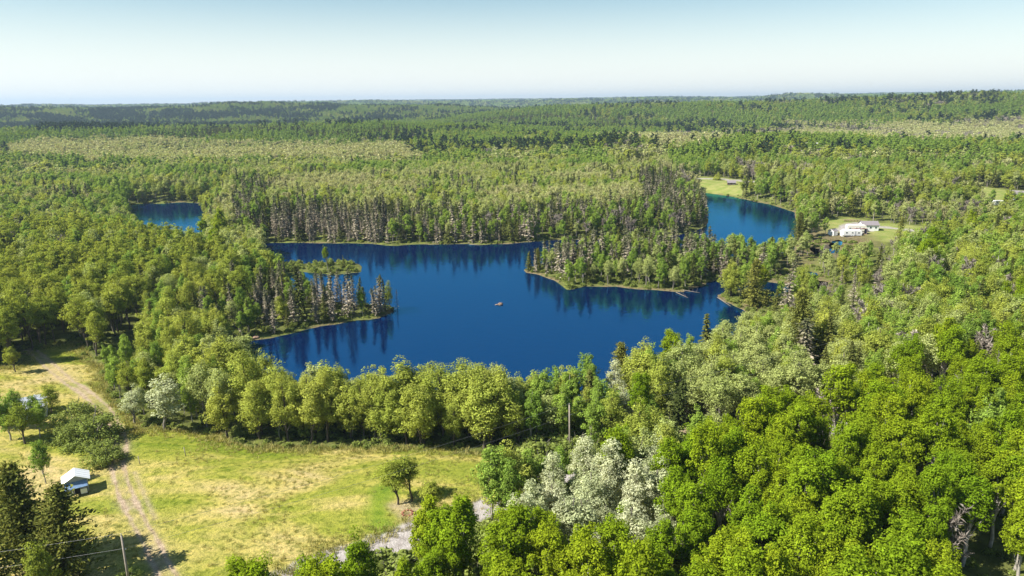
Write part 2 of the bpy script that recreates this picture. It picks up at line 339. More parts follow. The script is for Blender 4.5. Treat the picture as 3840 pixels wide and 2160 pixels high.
    l.new(b.outputs[0], o.inputs[0]); me.materials.append(m)
    return ob
build_ground()

def build_water():
    m, n, l = new_mat('lake_water')
    o = n.new('ShaderNodeOutputMaterial'); b = n.new('ShaderNodeBsdfGlossy'); df = n.new('ShaderNodeBsdfDiffuse'); fr = n.new('ShaderNodeFresnel'); ms = n.new('ShaderNodeMixShader')
    b.inputs['Color'].default_value = (0.145, 0.66, 1.0, 1); b.inputs['Roughness'].default_value = 0.05
    df.inputs[0].default_value = (0.001, 0.007, 0.044, 1); fr.inputs['IOR'].default_value = 3.4
    geo = n.new('ShaderNodeNewGeometry')
    t = n.new('ShaderNodeTexNoise'); t.inputs['Scale'].default_value = 1.3; t.inputs['Detail'].default_value = 4
    l.new(geo.outputs['Position'], t.inputs['Vector'])
    t2 = n.new('ShaderNodeTexNoise'); t2.inputs['Scale'].default_value = 0.02; t2.inputs['Detail'].default_value = 3
    l.new(geo.outputs['Position'], t2.inputs['Vector'])
    mr = n.new('ShaderNodeMapRange'); mr.inputs['From Min'].default_value = 0.4; mr.inputs['From Max'].default_value = 0.65; mr.inputs['To Min'].default_value = 0.12; mr.inputs['To Max'].default_value = 0.4
    l.new(t2.outputs[0], mr.inputs[0])
    t3 = n.new('ShaderNodeTexNoise'); t3.inputs['Scale'].default_value = 0.42; t3.inputs['Detail'].default_value = 2; l.new(geo.outputs['Position'], t3.inputs['Vector'])
    bp3 = n.new('ShaderNodeBump'); bp3.inputs['Distance'].default_value = 0.3; bp3.inputs['Strength'].default_value = 0.13; l.new(t3.outputs[0], bp3.inputs['Height'])
    bp = n.new('ShaderNodeBump'); bp.inputs['Distance'].default_value = 0.10; l.new(bp3.outputs[0], bp.inputs['Normal'])
    t4 = n.new('ShaderNodeTexNoise'); t4.inputs['Scale'].default_value = 0.035; t4.inputs['Detail'].default_value = 5; t4.inputs['Distortion'].default_value = 0.8
    mq = n.new('ShaderNodeMapping'); mq.inputs['Scale'].default_value = (0.45, 1.0, 1.0); l.new(geo.outputs['Position'], mq.inputs[0]); l.new(mq.outputs[0], t4.inputs['Vector'])
    m4 = n.new('ShaderNodeMapRange'); m4.inputs['From Min'].default_value = 0.40; m4.inputs['From Max'].default_value = 0.62; m4.inputs['To Min'].default_value = 0.0; m4.inputs['To Max'].default_value = 0.13; l.new(t4.outputs[0], m4.inputs[0]); l.new(m4.outputs[0], b.inputs['Roughness'])
    l.new(mr.outputs[0], bp.inputs['Strength']); l.new(t.outputs[0], bp.inputs['Height']); l.new(bp.outputs[0], b.inputs['Normal']); l.new(bp.outputs[0], fr.inputs['Normal'])
    l.new(fr.outputs[0], ms.inputs[0]); l.new(df.outputs[0], ms.inputs[1]); l.new(b.outputs[0], ms.inputs[2]); l.new(ms.outputs[0], o.inputs[0])
    for nm, P in (('lake_water', LAKE), ('pond_water', POND_L), ('pond_water', POND_R), ('marsh_water', POOL_A), ('marsh_water', POOL_B)):
        x0, y0 = P.min(0) - 6; x1, y1 = P.max(0) + 6
        nx, ny = 24, 24
        gx, gy = np.meshgrid(np.linspace(x0, x1, nx + 1), np.linspace(y0, y1, ny + 1))
        vs = [(a, c, 0.0) for a, c in zip(gx.ravel(), gy.ravel())]; fs = []
        for i in range(ny):
            for j in range(nx):
                cx, cy = (gx[i, j] + gx[i, j + 1]) / 2, (gy[i, j] + gy[i + 1, j]) / 2
                lim = 0.75 * math.hypot(gx[0, 1] - gx[0, 0], gy[1, 0] - gy[0, 0]) + 4
                if sdf(P, np.array([cx]), np.array([cy]))[0] < lim:
                    k = i * (nx + 1) + j; fs.append((k, k + 1, k + nx + 2, k + nx + 1))
        me = bpy.data.meshes.new(nm); me.from_pydata(vs, [], fs); me.update(); me.materials.append(m)
        ob = bpy.data.objects.new(nm, me); COL.objects.link(ob); ob['kind'] = 'structure'
build_water()

# ------------------------------------------------------------------ tree making
class Geo:
    def __init__(s): s.v = []; s.q = []; s.m = []; s.t = []; s.p = []; s.n = 0
    def add(s, v, q, mat, tint=0.5, tip=0.0):
        v = np.asarray(v, float).reshape(-1, 3); q = np.asarray(q).reshape(-1, 4)
        s.v.append(v); s.q.append(q + s.n); s.m.append(np.full(len(q), mat)); s.n += len(v)
        s.t.append(np.broadcast_to(tint, (len(v),)).astype(float)); s.p.append(np.broadcast_to(tip, (len(v),)).astype(float))
    def mesh(s, name, mats):
        v = np.concatenate(s.v); q = np.concatenate(s.q); me = bpy.data.meshes.new(name)
        me.vertices.add(len(v)); me.vertices.foreach_set('co', v.ravel())
        me.loops.add(q.size); me.loops.foreach_set('vertex_index', q.ravel().astype(np.int32))
        me.polygons.add(len(q)); me.polygons.foreach_set('loop_start', (np.arange(len(q)) * 4).astype(np.int32))
        me.polygons.foreach_set('material_index', np.concatenate(s.m).astype(np.int32))
        for nm, a in (('tint', s.t), ('tip', s.p)):
            at = me.attributes.new(nm, 'FLOAT', 'POINT'); at.data.foreach_set('value', np.concatenate(a).astype(np.float32))
        for k in mats: me.materials.append(k)
        me.update(calc_edges=True); return me
def join(a, b):
    g = Geo()
    for s, k in ((a, 0), (b, 1)):
        off = g.n
        for v, q, m, t, p in zip(s.v, s.q, s.m, s.t, s.p):
            g.v.append(v); g.q.append(q + off); g.m.append(m * 0 + k); g.t.append(t); g.p.append(p)
        g.n += s.n
    return g
def unit(a): return a / (np.linalg.norm(a, axis=-1, keepdims=True) + 1e-9)
def tube(g, pts, rad, sides=5, mat=0):
    pts = np.asarray(pts, float); rad = np.asarray(rad, float); n = len(pts)
    d = unit(np.gradient(pts, axis=0)); a = unit(np.cross(d, [0.3, 1.0, 0.1])); b = np.cross(d, a)
    th = np.arange(sides) * 2 * math.pi / sides
    v = pts[:, None] + rad[:, None, None] * (np.cos(th)[None, :, None] * a[:, None] + np.sin(th)[None, :, None] * b[:, None])
    i = np.arange(n - 1)[:, None] * sides; j = np.arange(sides)[None]; jn = (j + 1) % sides
    g.add(v.reshape(-1, 3), np.stack([i + j, i + jn, i + sides + jn, i + sides + j], -1).reshape(-1, 4), mat)
def leaves(g, c, nrm, size, rg, asp=0.62, mat=0, tint=None, tip=0.0):
    n = len(c); nrm = unit(nrm); u = unit(np.cross(nrm, rg.normal(size=(n, 3)))); w = np.cross(nrm, u)
    size = np.broadcast_to(size, (n,))[:, None]
    bend = nrm * size * 0.25
    v = np.stack([c + u * size, c + w * size * asp + bend, c - u * size * rg.uniform(.7, 1.1, (n, 1)), c - w * size * asp * rg.uniform(.6, 1.1, (n, 1)) + bend * 0.5], 1)
    if tint is None: tint = rg.uniform(0, 1, n)
    tp = np.repeat(np.broadcast_to(tip, (n,)), 4)
    g.add(v.reshape(-1, 3), np.arange(4 * n).reshape(-1, 4), mat, np.repeat(tint, 4), tp)
def decid(seed, H, Rc, cb, ncl, nl, ls, lean=0.04, tv=1.0, flat=0.75, clr=0.235, multi=1, limbs=14, sides=5, trunk_r=0.16):
    """trunk and limbs, crown of leaf clumps: two shapes"""
    rg = np.random.default_rng(seed); T = Geo(); K = Geo()
    z0 = cb * H; cz = (z0 + H) / 2; az_ = (H - z0) / 2
    off = rg.normal(0, lean * H, 2)
    d = unit(rg.normal(size=(ncl, 3))); 
    lob = 0.82 + 0.3 * np.sin(d[:, 0] * 4 + seed) * np.cos(d[:, 1] * 4 + seed * 2) + 0.1 * rg.normal(size=ncl)
    rad = rg.uniform(0.30, 1.0, ncl) ** 0.5 * lob
    C = d * rad[:, None] * [Rc * 0.88, Rc * 0.88, az_ * 0.95]
    taper = 1 - 0.38 * np.clip(C[:, 2:3] / az_, -0.25, 1)
    C[:, :2] *= taper; C += [off[0], off[1], cz]
    cr = Rc * clr * rg.uniform(0.7, 1.3, ncl)
    base_x = [(0, 0)] if multi == 1 else [tuple(rg.normal(0, 0.5, 2)) for _ in range(multi)]
    for bx, by in base_x:
        ts = np.linspace(0, 1, 7); top = np.array([off[0] * 1.0 + bx * 1.5, off[1] + by * 1.5, H * 0.88])
        path = np.stack([bx + (top[0] - bx) * ts ** 1.5, by + (top[1] - by) * ts ** 1.5, -0.4 + (top[2] + 0.4) * ts], 1)
        path[1:-1, :2] += rg.normal(0, 0.12, (5, 2))
        tube(T, path, trunk_r * (1.15 - ts) ** 0.8 + 0.02, sides)
    idx = rg.permutation(ncl)[:limbs]
    for k in idx:
        e = C[k]; f = np.clip((e[2] - 0.18 * H) / H * rg.uniform(.6, .9), 0.15, 0.85)
        s = np.array([off[0] * f ** 1.5, off[1] * f ** 1.5, f * H * 0.88])
        mid = (s + e) / 2 + [0, 0, 0.12 * H * rg.uniform(-.3, .4)]
        tube(T, [s, mid, e], [trunk_r * 0.42, trunk_r * 0.26, trunk_r * 0.1], max(3, sides - 2))
    ci = rg.integers(0, ncl, nl)
    q = rg.normal(size=(nl, 3)); q = unit(q) * rg.uniform(0.25, 1, (nl, 1)) ** 0.45
    pos = C[ci] + q * cr[ci][:, None] * [1.15, 1.15, flat]
    out = unit(pos - np.array([off[0], off[1], cz]))
    nr = q * 0.7 + out * 0.35 + np.array([0, 0, 0.55]) + rg.normal(0, 0.45, (nl, 3))
    tint = np.clip(rg.normal(0.5, 0.2, nl) + 0.22 * (rg.uniform(-1, 1, ncl)[ci]), 0, 1)
    leaves(K, pos, nr, ls * rg.uniform(0.7, 1.25, nl), rg, tint=0.5 + (tint - 0.5) * tv)
    return T, K
def twiggy(seed, H, Rc, cb, ntw, tl, tw, nleaf=0, ls=0.2, limbs=16, trunk_r=0.15, sides=5):
    rg = np.random.default_rng(seed); T, K = decid(seed, H, Rc, cb, 34, max(nleaf, 1), ls, limbs=0, trunk_r=trunk_r, sides=sides, clr=0.36)
    z0 = cb * H; ends = []
    for k in range(limbs):
        f = rg.uniform(cb * 0.8, 0.85); a = rg.uniform(0, 6.28); L = Rc * rg.uniform(.6, 1.05) * (1.15 - 0.5 * f)
        s = np.array([0, 0, f * H * 0.9]); e = s + [math.cos(a) * L, math.sin(a) * L, L * rg.uniform(0.7, 1.5)]
        e[2] = min(e[2], H); mid = (s + e) / 2 + [0, 0, -0.08 * L]
        tube(T, [s, mid, e], [trunk_r * .5, trunk_r * .3, .02], max(3, sides - 2)); ends.append((s, mid, e))
    k = rg.integers(0, limbs, ntw); tt = rg.uniform(0.25, 1.0, ntw)[:, None]
    S_ = np.array([e[0] for e in ends]); M_ = np.array([e[1] for e in ends]); E_ = np.array([e[2] for e in ends])
    p = S_[k] * (1 - tt) ** 2 + 2 * M_[k] * tt * (1 - tt) + E_[k] * tt ** 2
    d = unit(rg.normal(size=(ntw, 3)) + [0, 0, 0.9] + unit(p - [0, 0, H * .5]) * 0.6)
    w = unit(np.cross(d, rg.normal(size=(ntw, 3)))) * tw
    L = tl * rg.uniform(.5, 1.2, (ntw, 1)); kink = p + d * L * .5 + rg.normal(0, .08, (ntw, 3)) * tl
    v = np.stack([p - w, p + w, kink + w * .8, p + d * L], 1)
    K.add(v.reshape(-1, 3), np.arange(4 * ntw).reshape(-1, 4), 0, np.repeat(rg.uniform(0, 1, ntw), 4))
    return T, K
def spruce(seed, H, Rb, dz, nb, ns, sw, clean=0.06, dead=False, ragged=0.25, sides=5, droop=0.25, club=0.0, power=0.8, fluff=0.0):
    rg = np.random.default_rng(seed); T = Geo(); K = Geo()
    ts = np.linspace(0, 1, 6); off = rg.normal(0, 0.015 * H, 2)
    tube(T, np.stack([off[0] * ts ** 2, off[1] * ts ** 2, -0.4 + (H + .2) * ts], 1), 0.011 * H * (1.12 - ts) + 0.012, sides)
    z = clean * H + rg.uniform(0, dz); cs = []; ns_ = []; sz = []; us = []; tp = []
    while z < H * 0.985:
        f = z / H; prof = (1 - f) ** power * (0.55 + 0.45 * min(1, f / 0.25 + .35)); rr = Rb * prof + 0.10
        if club and f > 0.78: rr += club * Rb * math.exp(-((f - 0.88) / 0.06) ** 2)
        if dead and f < 0.7: rr *= rg.uniform(0.65, 1.05)
        a0 = rg.uniform(0, 6.28)
        for b in range(nb):
            if rg.uniform() < (0.18 if dead else 0.10): continue
            a = a0 + b * 6.283 / nb + rg.normal(0, 0.25); L = rr * (1 + rg.normal(0, ragged))
            if L < 0.1: L = 0.1
            dr = np.array([math.cos(a), math.sin(a), 0]); pz = z + rg.normal(0, dz * .3)
            for k in range(ns):
                t = (k + 0.6) / ns
                c = dr * L * t + [off[0] * f * f, off[1] * f * f, pz - droop * L * t ** 1.4 + 0.14 * L * t * t]
                if fluff:
                    for _ in range(3):
                        cs.append(c + rg.normal(0, fluff * (.3 + t), 3) * [1, 1, .6]); us.append(rg.normal(0, .6, 3) + dr * .6 + [0, 0, .25]); sz.append(sw * rg.uniform(.6, 1.1)); ns_.append(rg.normal(0, .6, 3) + [0, 0, 1.0]); tp.append(0)
                cs.append(c); us.append(dr + [0, 0, -droop * .8] + rg.normal(0, .12, 3)); sz.append(sw * (0.65 + 0.5 * rr / (Rb + .1)) * rg.uniform(.75, 1.25)); ns_.append(rg.normal(0, 0.45, 3) + [0, 0, 1.0])
                tp.append(np.clip((f - 0.55) * 2.4 + rg.normal(0, .2), 0, 1))
        z += dz * rg.uniform(.8, 1.2) * (1 - 0.45 * f)
    c = np.array(cs); n = len(c); u = unit(np.array(us)); nn = unit(np.array(ns_)); w = unit(np.cross(u, nn)); s = np.array(sz)[:, None]
    v = np.stack([c - u * s, c + w * s * .55 - [0, 0, .12] * s, c + u * s * 1.25, c - w * s * .55 - [0, 0, .12] * s], 1)
    tint = np.repeat(np.clip(rg.normal(.45, .25, n), 0, 1), 4)
    K.add(v.reshape(-1, 3), np.arange(4 * n).reshape(-1, 4), 0, tint, np.repeat(np.array(tp), 4))
    K.add([[off[0] - .12, off[1], H - .9], [off[0], off[1] + .12, H - .9], [off[0] + .12, off[1], H - .9], [off[0], off[1], H + .15]], [[0, 1, 2, 3]], 0, 0.4, 1.0)
    return T, K
def pine(seed, H, Rc, npl, nl, ls):
    rg = np.random.default_rng(seed); T = Geo(); K = Geo(); ts = np.linspace(0, 1, 6)
    tube(T, np.stack([0.2 * ts, 0.1 * ts ** 2, -0.4 + H * ts], 1), 0.02 * H * (1.1 - ts) + .02, 5)
    for k in range(npl):
        f = 0.35 + 0.62 * (k + rg.uniform(0, .8)) / npl; a = rg.uniform(0, 6.28); L = Rc * rg.uniform(.55, 1.1) * (1.25 - f * .9)
        e = np.array([math.cos(a) * L, math.sin(a) * L, f * H + 0.2 * L]); s = np.array([0.1, 0.05, f * H])
        tube(T, [s, (s + e) / 2, e], [.09, .06, .02], 3)
        m = nl // npl; t = rg.uniform(.3, 1.05, (m, 1)); c = s + (e - s) * t + rg.normal(0, 1, (m, 3)) * [L * .26, L * .26, .28]
        leaves(K, c, rg.normal(0, .5, (m, 3)) + [0, 0, 1], ls * rg.uniform(.7, 1.2, m), rg)
    return T, K
def bush(seed, H, Rc, nl, ls, stems=7):
    rg = np.random.default_rng(seed); T = Geo(); K = Geo(); C = []
    for k in range(stems):
        a = rg.uniform(0, 6.28); L = Rc * rg.uniform(.2, .8); e = np.array([math.cos(a) * L, math.sin(a) * L, H * rg.uniform(.55, .9)])
        tube(T, [[0.1 * math.cos(a), .1 * math.sin(a), -.2], e * [.5, .5, .55], e], [.06, .04, .015], 3)
    ncl = 70; d = unit(rg.normal(size=(ncl, 3))); d[:, 2] = np.abs(d[:, 2]) * 1.0 - 0.12
    C = d * rg.uniform(.45, .95, (ncl, 1)) * [Rc * .85, Rc * .85, H * .82] + [0, 0, H * .1]
    ci = rg.integers(0, ncl, nl); q = unit(rg.normal(size=(nl, 3))) * rg.uniform(.2, 1, (nl, 1)) ** .5
    pos = C[ci] + q * Rc * .2 * [1, 1, .8]; pos[:, 2] = np.maximum(pos[:, 2], 0.05)
    leaves(K, pos, q * .7 + rg.normal(0, .45, (nl, 3)) + [0, 0, .6], ls * rg.uniform(.7, 1.25, nl), rg, tint=np.clip(rg.normal(.5, .2, nl) + .2 * rg.uniform(-1, 1, ncl)[ci], 0, 1))
    return T, K

# kinds: name, category, leaf material, bark material, and the three levels of detail
def lod3(fn, n0, n1, n2):
    return [[fn(0, k) for k in range(n0)], [fn(1, k) for k in range(n1)], [fn(2, k) for k in range(n2)]]
def dc(H, Rc, cb, seed, dens=1.0, ls=1.0, **kw):
    N = (6200, 2300, 460); S_ = (0.165, 0.265, 0.60); CL = (105, 60, 30)
    def f(l, k):
        rg = random.Random(seed + 7 * k + l)
        lim = {0: 14, 1: 8, 2: 2}[l]; sd = {0: 6, 1: 4, 2: 3}[l]
        return decid(seed + 13 * k + l * 101, H * rg.uniform(.92, 1.08), Rc * rg.uniform(.88, 1.14), cb * rg.uniform(.85, 1.15), CL[l], int(N[l] * dens), S_[l] * ls, limbs=lim, sides=sd, tv=(1.0, .6, .4)[l], **kw)
    return f
def tw_(H, Rc, cb, seed, nleaf=0):
    def f(l, k):
        return twiggy(seed + 13 * k + l * 57, H, Rc * random.Random(seed + k).uniform(.85, 1.15), cb, (1500, 620, 220)[l], (1.0, 1.3, 2.0)[l], (.022, .05, .13)[l], nleaf=int(nleaf * (1, .3, .07)[l]), ls=(.16, .3, .6)[l], limbs=(18, 12, 6)[l], sides=(5, 4, 3)[l])
    return f
def sp_(H, Rb, seed, dead=False, club=0.0, clean=0.05):
    def f(l, k):
        rg = random.Random(seed * 3 + k)
        return spruce(seed + 19 * k + l * 77, H * rg.uniform(.88, 1.12), Rb * (rg.uniform(.75, 1.7) if dead else rg.uniform(.8, 1.2)), (.42, .62, 1.25)[l], (8, 7, 5)[l], (3, 2, 1)[l], (.36, .55, 1.05)[l], clean=clean, dead=dead, sides=(6, 4, 3)[l], club=club, ragged=.38 if dead else .25, power=1.05 if dead else .85)
    return f
KINDS = {
    'aspen': dict(name='aspen_tree', mat='aspen', bark='bark_pale', lods=lod3(dc(14.0, 2.6, .40, 100, 1.35, .78, flat=1.25, clr=.19, trunk_r=.19), 6, 3, 2), H=14.0),
    'maple': dict(name='maple_tree', mat='maple', bark='bark_dark', lods=lod3(dc(13.5, 3.2, .13, 200, 1.35, .85, flat=1.15, clr=.21, trunk_r=.18), 5, 3, 2), H=14.0),
    'birch': dict(name='birch_tree', mat='birch', bark='bark_pale', lods=lod3(dc(13.0, 2.5, .2, 300, 1.1, .88, flat=1.15, clr=.21, trunk_r=.12), 4, 3, 2), H=13.0),
    'oak': dict(name='oak_tree', mat='oak', bark='bark_dark', lods=lod3(dc(13.5, 3.1, .28, 400, .8, trunk_r=.17), 4, 3, 2), H=13.5),
    'ash': dict(name='ash_tree', mat='ash', bark='bark_grey', lods=lod3(dc(12.5, 2.8, .25, 500, .7), 4, 3, 2), H=12.5),
    'budding': dict(name='budding_tree', mat='budding', bark='bark_grey', lods=lod3(tw_(12.5, 2.6, .25, 550, 1300), 3, 3, 2), H=12.5),
    'silver': dict(name='silver_poplar', mat='silver', bark='bark_grey', lods=lod3(dc(11.0, 2.3, .2, 600, .95, .72), 4, 2, 2), H=11.0),
    'bare': dict(name='bare_tree', mat='bare', bark='bark_pale', lods=lod3(tw_(11.5, 2.6, .25, 700), 3, 3, 2), H=11.5),
    'spruce': dict(name='spruce_tree', mat='spruce', bark='bark_dark', lods=lod3(sp_(13.0, 2.3, 800), 3, 3, 2), H=13.0),
    'whitespruce': dict(name='spruce_tree', mat='whitespruce', bark='bark_dark', lods=lod3(lambda l, k: spruce(860 + k * 5 + l, 13.0, 3.2, (.5, .9, 1.3)[l], (10, 6, 5)[l], (7, 3, 1)[l], (.23, .42, 1.1)[l], ragged=.45, power=.62, fluff=(.30, .4, 0)[l], droop=.15, sides=5), 4, 2, 1), H=13.0),
    'dead': dict(name='dying_spruce', mat='dead', bark='bark_grey', lods=lod3(sp_(13.0, 1.55, 900, True, .22), 4, 4, 2), H=13.0),
    'pine': dict(name='pine_tree', mat='pine', bark='bark_dark', lods=lod3(lambda l, k: pine(1000 + k + 9 * l, 17.0, 4.0, (26, 20, 14)[l], (2200, 800, 200)[l], (.28, .45, .9)[l]), 1, 2, 2), H=17.0),
    'bush': dict(name='willow_bush', mat='bush', bark='bark_grey', lods=lod3(lambda l, k: bush(1100 + k + 9 * l, 3.2, 2.3, (5200, 700, 140)[l], (.085, .27, .6)[l]), 3, 2, 1), H=3.2),
}
def clump(seed, fn, n=6, rad=11):
    rg = random.Random(seed); g = Geo()
    for k in range(n):
        T, K = fn(k); a = rg.uniform(0, 6.28); d = rad * math.sqrt(rg.uniform(0.02, 1)); s = rg.uniform(.8, 1.2)
        for v, q, m, t, p in zip(K.v, K.q, K.m, K.t, K.p):
            g.add(v * s + [math.cos(a) * d, math.sin(a) * d, 0], q - q.min(), 0, t, p)
    return g
for key, kd in KINDS.items():
    kd['parts'] = []; kd['joined'] = []
    for l, lst in enumerate(kd['lods']):
        pl = []; jl = []
        for T, K in lst:
            if l == 0: pl.append((T.mesh('trunk', [MAT[kd['bark']]]), K.mesh('crown', [MAT[kd['mat']]])))
            jl.append(join(T, K).mesh(kd['name'], [MAT[kd['bark']], MAT[kd['mat']]]))
        kd['parts'].append(pl); kd['joined'].append(jl)
    if key in ('aspen', 'maple', 'birch', 'ash', 'budding', 'spruce', 'pine', 'oak'):
        cl = []
        for c in range(2):
            if key in ('spruce',): fn = lambda k, c=c: spruce(5000 + k + 10 * c, 14, 2.8, 2.4, 4, 1, 2.0, sides=3)
            elif key == 'pine': fn = lambda k, c=c: pine(5100 + k + 10 * c, 17, 4.5, 8, 56, 1.5)
            else: fn = lambda k, c=c: decid(5200 + k + 10 * c, 14, 4.2, .3, 12, 60, 1.5, limbs=0, sides=3)
            cl.append(clump(77 + c, fn).mesh(kd['name'], [MAT[kd['mat']]]))
        kd['joined'].append(cl)
    else: kd['joined'].append(kd['joined'][2])

# ------------------------------------------------------------------ summer haze between here and the far ridges
def build_haze():
    me = bpy.data.meshes.new('haze'); a, z0, z1 = 15600.0, -4.0, 215.0
    v = [(x, y, z) for z in (z0, z1) for y in (-a, a) for x in (-a, a)]
    me.from_pydata(v, [], [(0, 2, 3, 1), (4, 5, 7, 6), (0, 1, 5, 4), (1, 3, 7, 5), (3, 2, 6, 7), (2, 0, 4, 6)]); me.update()
    m, n, l = new_mat('haze'); o = n.new('ShaderNodeOutputMaterial'); p = n.new('ShaderNodeVolumePrincipled')
    p.inputs['Color'].default_value = (0.60, 0.79, 1.0, 1); p.inputs['Density'].default_value = 0.95e-4; p.inputs['Anisotropy'].default_value = 0.2
    l.new(p.outputs[0], o.inputs['Volume']); me.materials.append(m)
    ob = bpy.data.objects.new('haze', me); COL.objects.link(ob); ob['kind'] = 'stuff'
build_haze()

# ------------------------------------------------------------------ which tree grows where
K_ = 1.4907
def Z(pts): return np.array(pts, float) * K_
ZONES = [   # outline (where crowns are seen), mixture, keep fraction, height range
    ('silver poplar grove', Z([(1310, 1130), (1380, 1095), (1480, 1070), (1560, 1060), (1700, 1080), (1710, 1180), (1680, 1250), (1590, 1310), (1490, 1290), (1420, 1225), (1320, 1200)]), dict(silver=.93, aspen=.07), 1.0, (.85, 1.2)),
    ('aspen wood', Z([(1690, 1120), (1740, 1060), (1800, 1040), (1930, 970), (2060, 940), (2180, 890), (2300, 850), (2400, 830), (2800, 790), (2800, 2600), (-200, 2600), (450, 1520), (600, 1425), (700, 1385), (790, 1360), (880, 1380), (930, 1335), (1060, 1275), (1110, 1225), (1180, 1195), (1330, 1195), (1420, 1240), (1490, 1305), (1590, 1325), (1680, 1262), (1710, 1180)]), dict(aspen=.93, birch=.04, bare=.03), .8, (.78, 1.22)),
    ('lakeside maples', Z([(440, 800), (650, 820), (700, 820), (1000, 820), (1180, 820), (1330, 820), (1330, 1010), (1180, 1120), (560, 1120), (430, 1000)]), dict(maple=.6, birch=.1, ash=.12, bush=.18), 1.0, (.72, 1.14)),
    ('lakeside birches', Z([(1180, 1120), (1330, 1000), (1330, 820), (1520, 820), (1720, 820), (1760, 1040), (1680, 1110), (1300, 1150)]), dict(birch=.4, maple=.2, ash=.16, silver=.06, aspen=.04, spruce=.03, bush=.11), .95, (.7, 1.12)),
    ('pale poplars by the east shore', Z([(1720, 860), (1760, 800), (1880, 770), (2040, 740), (2190, 780), (2200, 880), (2060, 935), (1930, 965), (1790, 1040)]), dict(ash=.62, birch=.16, maple=.1, dead=.06, spruce=.06), .85, (.8, 1.05)),
    ('green thicket by the track', Z([(190, 800), (330, 780), (450, 830), (480, 920), (450, 1060), (330, 1060), (250, 960), (200, 880)]), dict(birch=.62, maple=.13, oak=.12, ash=.08, bush=.05), .9, (.5, .85)),
    ('west peninsula hardwoods', Z([(360, 690), (480, 690), (620, 680), (720, 680), (780, 720), (600, 740), (560, 870), (420, 880), (340, 790)]), dict(maple=.42, birch=.25, ash=.15, spruce=.08, dead=.1), .8, (.7, 1.0)),
    ('west peninsula spruces*', np.array([(850, 1300), (930, 1170), (1000, 1080), (1080, 1070), (1150, 1100), (1300, 1120), (1500, 1140), (1500, 1190), (1200, 1250), (1010, 1300)], float), dict(dead=.48, spruce=.25, birch=.17, bush=.07, maple=.03), 1.0, (.5, .84)),
    ('olive wood west of the clearing', Z([(-600, 560), (200, 560), (400, 600), (560, 620), (640, 680), (360, 700), (240, 740), (200, 860), (-600, 900)]), dict(oak=.66, ash=.12, birch=.12, spruce=.05, maple=.03, bare=.02), 1.0, (.85, 1.15)),
    ('low island*', np.array([(975, 955), (1110, 975), (1365, 975), (1370, 1035), (1085, 1045), (1010, 1042)], float), dict(bush=1.0), 1.0, (.55, 1.05)),
    ('east peninsula*', np.array([(1940, 1015), (2090, 950), (2200, 930), (2650, 925), (2960, 940), (2960, 1000), (2850, 1060), (2640, 1090), (2400, 1110), (2090, 1110)], float), dict(dead=.30, spruce=.18, birch=.34, ash=.11, bush=.07), 1.0, (.5, .95)),
    ('marsh edge', Z([(1800, 560), (2090, 560), (2260, 560), (2260, 640), (2180, 780), (1960, 770), (1960, 640)]), dict(ash=.3, birch=.22, bare=.16, maple=.1, spruce=.08, dead=.08, bush=.06), .5, (.42, .85)),
    ('mixed slope east', Z([(2180, 560), (2800, 520), (2800, 800), (2400, 830), (2200, 880), (2160, 760)]), dict(birch=.38, maple=.14, ash=.2, oak=.08, bare=.07, spruce=.1, aspen=.03), .95, (.75, 1.1)),
    ('scrub beyond the clearing', Z([(2200, 500), (2500, 480), (2600, 540), (2560, 620), (2300, 620), (2220, 560)]), dict(ash=.3, budding=.2, bare=.2, maple=.12, birch=.15, spruce=.03), .8, (.5, .9)),
    ('cottage woods', Z([(1700, 400), (2300, 380), (2700, 380), (2700, 520), (2300, 540), (1990, 560), (1900, 500), (1800, 490), (1700, 470)]), dict(birch=.44, ash=.16, oak=.12, spruce=.12, maple=.06, budding=.06, bare=.04), .9, (.75, 1.15)),
    ('far shore spruces', None, dict(dead=.5, spruce=.2, birch=.2, ash=.04, bush=.03, bare=.03), 1.0, (.42, 1.08)),
    ('far shore hardwoods', Z([(560, 430), (900, 430), (1500, 440), (1780, 470), (1780, 620), (560, 620)]), dict(budding=.34, ash=.33, maple=.12, birch=.12, dead=.06, spruce=.03), 1.0, (.8, 1.08)),
    ('pond side', Z([(-600, 440), (560, 440), (560, 560), (-600, 560)]), dict(birch=.42, ash=.28, maple=.14, budding=.06, spruce=.08, dead=.02), 1.0, (.75, 1.05)),
    ('tan belt west', Z([(200, 350), (1080, 352), (1080, 395), (200, 400)]), dict(budding=.8, ash=.12, spruce=.08), 1.0, (.8, 1.1)),
    ('tan belt east', Z([(1560, 345), (2000, 318), (2700, 300), (2700, 352), (2100, 350), (1700, 372)]), dict(budding=.7, bare=.2, spruce=.1), 1.0, (.8, 1.1)),
    ('pine ridge', Z([(-600, 300), (200, 280), (1000, 268), (1000, 300), (300, 325), (-600, 350)]), dict(pine=.36, spruce=.12, birch=.32, oak=.1, ash=.1), 1.0, (.85, 1.2)),
    ('green plantation', Z([(-600, 345), (300, 320), (1100, 290), (1560, 300), (1000, 350), (500, 375), (-600, 400)]), dict(aspen=.05, birch=.6, spruce=.35), 1.0, (.9, 1.05)),
    ('hill hardwoods', Z([(1000, 300), (1500, 280), (2100, 250), (2700, 240), (2700, 310), (2000, 330), (1500, 350), (1000, 340)]), dict(birch=.62, oak=.12, ash=.08, pine=.08, spruce=.07, bare=.03), 1.0, (.9, 1.15)),
    ('middle wood', Z([(-600, 395), (1100, 380), (1700, 370), (1700, 450), (-600, 450)]), dict(birch=.36, ash=.30, maple=.1, budding=.12, spruce=.12), 1.0, (.8, 1.1)),
    ('distant forest', Z([(-2000, 100), (4000, 100), (4000, 420), (-2000, 420)]), dict(birch=.42, pine=.2, spruce=.14, oak=.12, ash=.12), 1.0, (.9, 1.2)),
]
